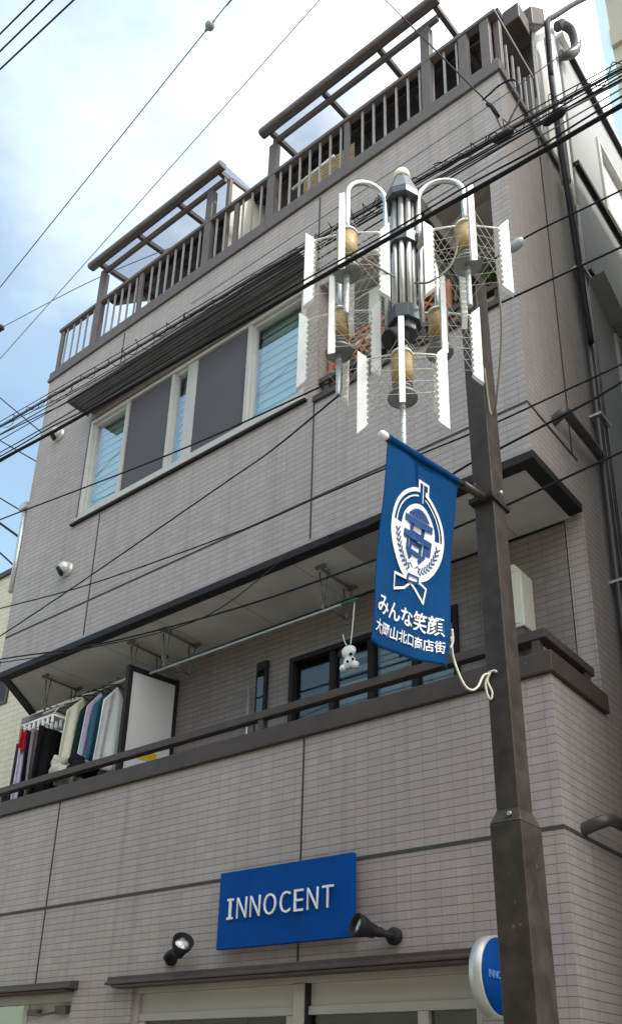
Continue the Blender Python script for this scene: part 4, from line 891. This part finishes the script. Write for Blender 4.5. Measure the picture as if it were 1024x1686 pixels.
# laundry: cloth sheets hung in the y-z plane (across the pole)
def garment(name, label, cat, x, y0, y1, zt, zb, m, sl=0., seed=0, hang=True, taper=.0, group='laundry on the left end of the balcony'):
    random.seed(seed); b = bm_(); nu, nv = 26, 18; ph = random.random()*6; th = .007
    def pt(i, j, s):
        u, v = i/nu, j/nv; yc = (y0+y1)/2; hw = (y1-y0)/2*(1-taper*(1-v))
        drop = .0 if not hang else .17*abs(u-.5)*2*(1-v)**3*1.2
        xx = x+.026*math.sin(u*9+ph+v*1.3)*(.3+v)+.016*math.sin(u*21+ph*2+v*2)*(.2+v)+s*th
        return Vector((xx, yc+(u-.5)*2*hw, zt-drop-(zt-zb-drop)*v+.012*math.sin(u*7+ph)*v))
    gs = [[[b.verts.new(pt(i, j, s)) for i in range(nu+1)] for j in range(nv+1)] for s in (1, -1)]
    for G in gs:
        for j in range(nv):
            for i in range(nu): f = b.faces.new([G[j][i], G[j][i+1], G[j+1][i+1], G[j+1][i]]); f.smooth = True
    A, B = gs
    for i in range(nu):
        for j in (0, nv): b.faces.new([A[j][i], A[j][i+1], B[j][i+1], B[j][i]])
    for j in range(nv):
        for i in (0, nu): b.faces.new([A[j][i], A[j+1][i], B[j+1][i], B[j][i]])
    root = obj(name, b, m); tag(root, label, cat, group)
    if sl:      # sleeves hanging at both sides
        for s in (-1, 1):
            bb = bm_(); yc = y0 if s < 0 else y1
            tube(bb, spline([(x+.02, yc-s*.10, zt-.13), (x+.03, yc-s*.04, zt-.25), (x+.035, yc-s*.02, zt-.25-sl)]), .035, 10, True, None); obj('sleeve', bb, m, root)
    if hang:
        bb = bm_(); yc = (y0+y1)/2; tube(bb, spline([(x, yc-.2, zt-.07), (x, yc, zt+.02), (x, yc+.2, zt-.07)]), .007, 6); tube(bb, spline([(x, yc, zt+.02), (x, 5.73, zt+.07), (x, 5.70, zt+.10), (x, 5.74, zt+.105)]), .004, 6); obj('hanger', bb, 'black', root)
    return root
garment('hanging_shirt', 'white shirt hanging right beside the white partition', 'shirt', -7.40, 5.50, 5.94, 5.56, 4.62, 'c_white', 0, 1, True, .25)
garment('hanging_shirt', 'teal shirt hanging between the white shirt and a lilac one', 'shirt', -7.54, 5.50, 5.9, 5.55, 4.70, 'c_teal', 0, 2, True, .3)
garment('hanging_shirt', 'lilac shirt hanging beside the teal one', 'shirt', -7.64, 5.48, 5.9, 5.54, 4.60, 'c_lilac', 0, 3, True, .25)
garment('hanging_shirt', 'dark green shirt hanging between lilac and cream clothes', 'shirt', -7.78, 5.50, 5.9, 5.53, 4.70, 'c_darkgreen', 0, 4, True, .3)
garment('hanging_towel', 'cream towel hanging in the middle of the laundry row', 'towel', -7.90, 5.46, 5.84, 5.53, 4.50, 'c_cream', 0, 5, True, .08)
garment('hanging_shirt', 'sage grey shirt hanging behind the cream towel', 'shirt', -8.02, 5.55, 5.88, 5.51, 4.9, 'c_sage', 0, 6, True, .15)
ph = thing('pinch_hanger', 'white plastic pinch hanger frame full of clothes pegs at the left', 'hanger', (-8.45, 5.7, 5.36))
b = bm_()
tube(b, [(-8.72, 5.48, 5.335), (-8.14, 5.48, 5.335)], .012, 8); tube(b, [(-8.72, 5.86, 5.335), (-8.14, 5.86, 5.335)], .012, 8)
for x in (-8.72, -8.43, -8.14): tube(b, [(x, 5.48, 5.335), (x, 5.86, 5.335)], .012, 8)
for x, y in ((-8.72, 5.48), (-8.14, 5.48), (-8.72, 5.86), (-8.14, 5.86)): tube(b, [(x, y, 5.34), (-8.43, 5.68, 5.50)], .004, 5)
tube(b, spline([(-8.43, 5.68, 5.50), (-8.43, 5.72, 5.57), (-8.43, 5.74, 5.60)]), .007, 6)
obj('frame', b, 'white', ph)
for i in range(14):
    b = bm_(); x = -8.7+i*.042; y = 5.48 if i % 2 else 5.62; bx(b, x-.007, x+.007, y-.012, y+.012, 5.25, 5.33); obj('peg', b, 'white', ph)
gp = 'clothes clipped to the pinch hanger'
garment('hanging_garment', 'charcoal garment at the far left of the pinch hanger', 'clothing', -8.74, 5.46, 5.72, 5.12, 4.38, 'c_charcoal', 0, 11, False, 0, gp)
garment('hanging_cloth', 'bright red cloth clipped to the pinch hanger', 'clothing', -8.65, 5.44, 5.56, 5.27, 5.03, 'c_red', 0, 12, False, 0, gp)
garment('hanging_garment', 'lilac garment hanging below the red cloth', 'clothing', -8.67, 5.45, 5.56, 5.05, 4.40, 'c_lilac', 0, 13, False, 0, gp)
garment('hanging_garment', 'navy garment hanging right of the red cloth', 'clothing', -8.58, 5.46, 5.72, 5.24, 4.40, 'c_navy', 0, 14, False, 0, gp)
garment('hanging_garment', 'grey brown garment hanging between navy and black ones', 'clothing', -8.46, 5.45, 5.55, 5.24, 4.40, 'c_grey', 0, 15, False, 0, gp)
garment('hanging_garment', 'wide black garment nearest the cream towel', 'clothing', -8.34, 5.45, 5.78, 5.25, 4.42, 'c_black', 0, 16, False, 0, gp)
b = bm_()
for c, r, s in (((-7.86, 5.44, 4.62), .10, (1, .8, .9)), ((-7.76, 5.44, 4.58), .09, (1, .8, 1)), ((-7.9, 5.44, 4.72), .06, (.9, .8, 1.4)), ((-7.8, 5.44, 4.72), .05, (1, .8, 1.2))): blob(b, c, r, s)
for v in b.verts: v.co += Vector((.012*math.sin(v.co.z*60+v.co.y*30), .012*math.sin(v.co.x*70), .01*math.sin(v.co.x*55+v.co.y*40)))
for f in b.faces: f.smooth = True
tag(obj('bundled_cloth', b, 'c_beige'), 'bundled beige cloth draped on the balcony rail', 'cloth')
b = bm_()
for c, r, s in (((-7.55, 5.46, 4.60), .11, (1.2, .8, .8)), ((-7.38, 5.46, 4.53), .09, (1.6, .8, .7)), ((-7.6, 5.46, 4.69), .09, (1, .8, .7))): blob(b, c, r, s)
for v in b.verts: v.co += Vector((.01*math.sin(v.co.z*60+v.co.y*30), .01*math.sin(v.co.x*70), .008*math.sin(v.co.x*55+v.co.y*40)))
for f in b.faces: f.smooth = True
tag(obj('bundled_jacket', b, 'c_black'), 'black jacket bundled on the rail below the white shirt', 'jacket')

# ---------------------------------------------------------------- neighbours
rh_ = thing('rear_house', 'pale grey green rendered house wall behind the drain pipes at the right', 'house', (-5, 9, 0))
RH = -2.30
b = bm_(); holes(b, 'X', RH, RH-.2, 7.02, 12.0, 0, 13.05, [(7.55, 8.7, 7.5, 8.9), (7.9, 8.9, 11.05, 12.3)]); bx(b, -9.0, RH-.2, 7.02, 7.15, 0, 12.2); obj('wall', b, 'siding', rh_)
b = bm_(); bx(b, -9.0, RH+.06, 7.02, 12.1, 13.051, 13.12); obj('roof', b, 'white', rh_)
b = bm_(); bx(b, RH-.02, RH+.05, 7.02, 12, 10.86, 10.93); bx(b, RH-.02, RH+.035, 7.02, 12, 9.30, 9.34); bx(b, RH-.02, RH+.06, 7.3, 12, 12.99, 13.05); obj('ledge', b, 'black', rh_)
for (a, c, d, e, m_) in ((7.55, 8.7, 7.5, 8.9, 'shopglass'), (7.9, 8.9, 11.05, 12.3, 'white')):
    b = bm_(); bx(b, RH-.1, RH+.03, a, a+.06, d, e); bx(b, RH-.1, RH+.03, c-.06, c, d, e); bx(b, RH-.1, RH+.03, a+.06, c-.06, e-.06, e); bx(b, RH-.1, RH+.03, a+.06, c-.06, d, d+.06); wq = obj('window', b, 'alu', rh_, .004)
    b = bm_(); bx(b, RH-.06, RH-.05, a+.06, c-.06, d+.06, e-.06); obj('pane', b, m_, wq)
b = bm_(); bx(b, RH-.6, RH-.21, 7.5, 8.75, 7.4, 9); obj('dark_room', b, 'dark', rh_)
b = bm_(); prism(b, [(7.0, 9.2), (7.5, 8.98), (9, 8.98), (9, 9.05), (7.5, 9.05)], 'X', RH+.001, RH+.16); obj('window_hood', b, 'siding', rh_)
lf = thing('cream_house', 'cream tiled neighbour house glimpsed past the left edge of the balcony', 'house', (-16, 8, 0))
b = bm_(); holes(b, 'Y', 8.0, 8.2, -22, -10.4, 0, 10.35, [(-14.6, -13.3, 7.6, 8.5), (-13.0, -11.8, 4.6, 6.0)]); bx(b, -10.6, -10.4, 8.201, 14, 0, 10.35); obj('wall', b, 'cream_tile', lf)
b = bm_(); bx(b, -22, -10.35, 7.95, 14, 10.351, 10.45); obj('parapet_cap', b, 'cap', lf)
for a, c, d, e in ((-14.6, -13.3, 7.6, 8.5), (-13.0, -11.8, 4.6, 6.0)):
    b = bm_(); bx(b, a, c, 7.97, 8.1, e-.06, e); bx(b, a, c, 7.97, 8.1, d, d+.06); bx(b, a, a+.06, 7.97, 8.1, d+.06, e-.06); bx(b, c-.06, c, 7.97, 8.1, d+.06, e-.06); wq = obj('window', b, 'cap', lf)
    b = bm_(); bx(b, a+.06, c-.06, 8.06, 8.07, d+.06, e-.06); obj('pane', b, 'dark', wq)
tw = thing('far_tower', 'tall beige apartment tower rising at the far top right corner', 'tower', (-2, 24, 0))
b = bm_(); bx(b, -5.38, 8, 22, 34, 0, 52); obj('wall', b, 'tower', tw)
b = bm_(); bx(b, -5.72, -5.381, 21.9, 34, 0, 52); obj('corner_panel', b, 'paleblue', tw)
b = bm_()
for k in range(17): bx(b, -5.37, 8.1, 21.85, 21.99, 2+k*3, 2.9+k*3)
obj('balcony_band', b, 'tower', tw)

op = thing('opposite_house', 'plain beige house row across the street mirrored in the shop glass', 'house', (-5, -5, 0))
b = bm_(); holes(b, 'Y', -2.4, -2.6, -18, 8, 0, 7.6, [(-15+k*3.2, -13.4+k*3.2, z, z+1.3) for k in range(7) for z in (1.0, 3.9)]); bx(b, -18, 8, -9, -2.61, 7.601, 7.7); obj('wall', b, 'tower', op)
for k in range(7):
    for z in (1.0, 3.9):
        b = bm_(); bx(b, -15+k*3.2, -13.4+k*3.2, -2.52, -2.5, z, z+1.3); obj('window', b, 'dark', op)
rn = thing('unseen_alley_house', 'unseen grey rendered house added across the right alley to shade the side wall', 'house', (3, 9, 0))  # out of view, added and raised to keep sun off the side wall
b = bm_(); holes(b, 'Y', 5.4, 5.6, -1.15, 7, 0, 12, [(.5, 2.0, 3.6, 5.0), (3.5, 5, 3.6, 5.0), (.5, 2.0, 6.2, 7.5), (3.5, 5, 6.2, 7.5)]); bx(b, -1.15, -1.0, 5.601, 14, 0, 12); bx(b, -1.15, 7, 5.4, 14, 12.001, 12.1); obj('wall', b, 'render_pale', rn)
for x in (.5, 3.5):
    for z in (3.6, 6.2):
        b = bm_(); bx(b, x, x+1.5, 5.5, 5.52, z, z+1.4 if z < 5 else z+1.3); obj('window', b, 'dark', rn)
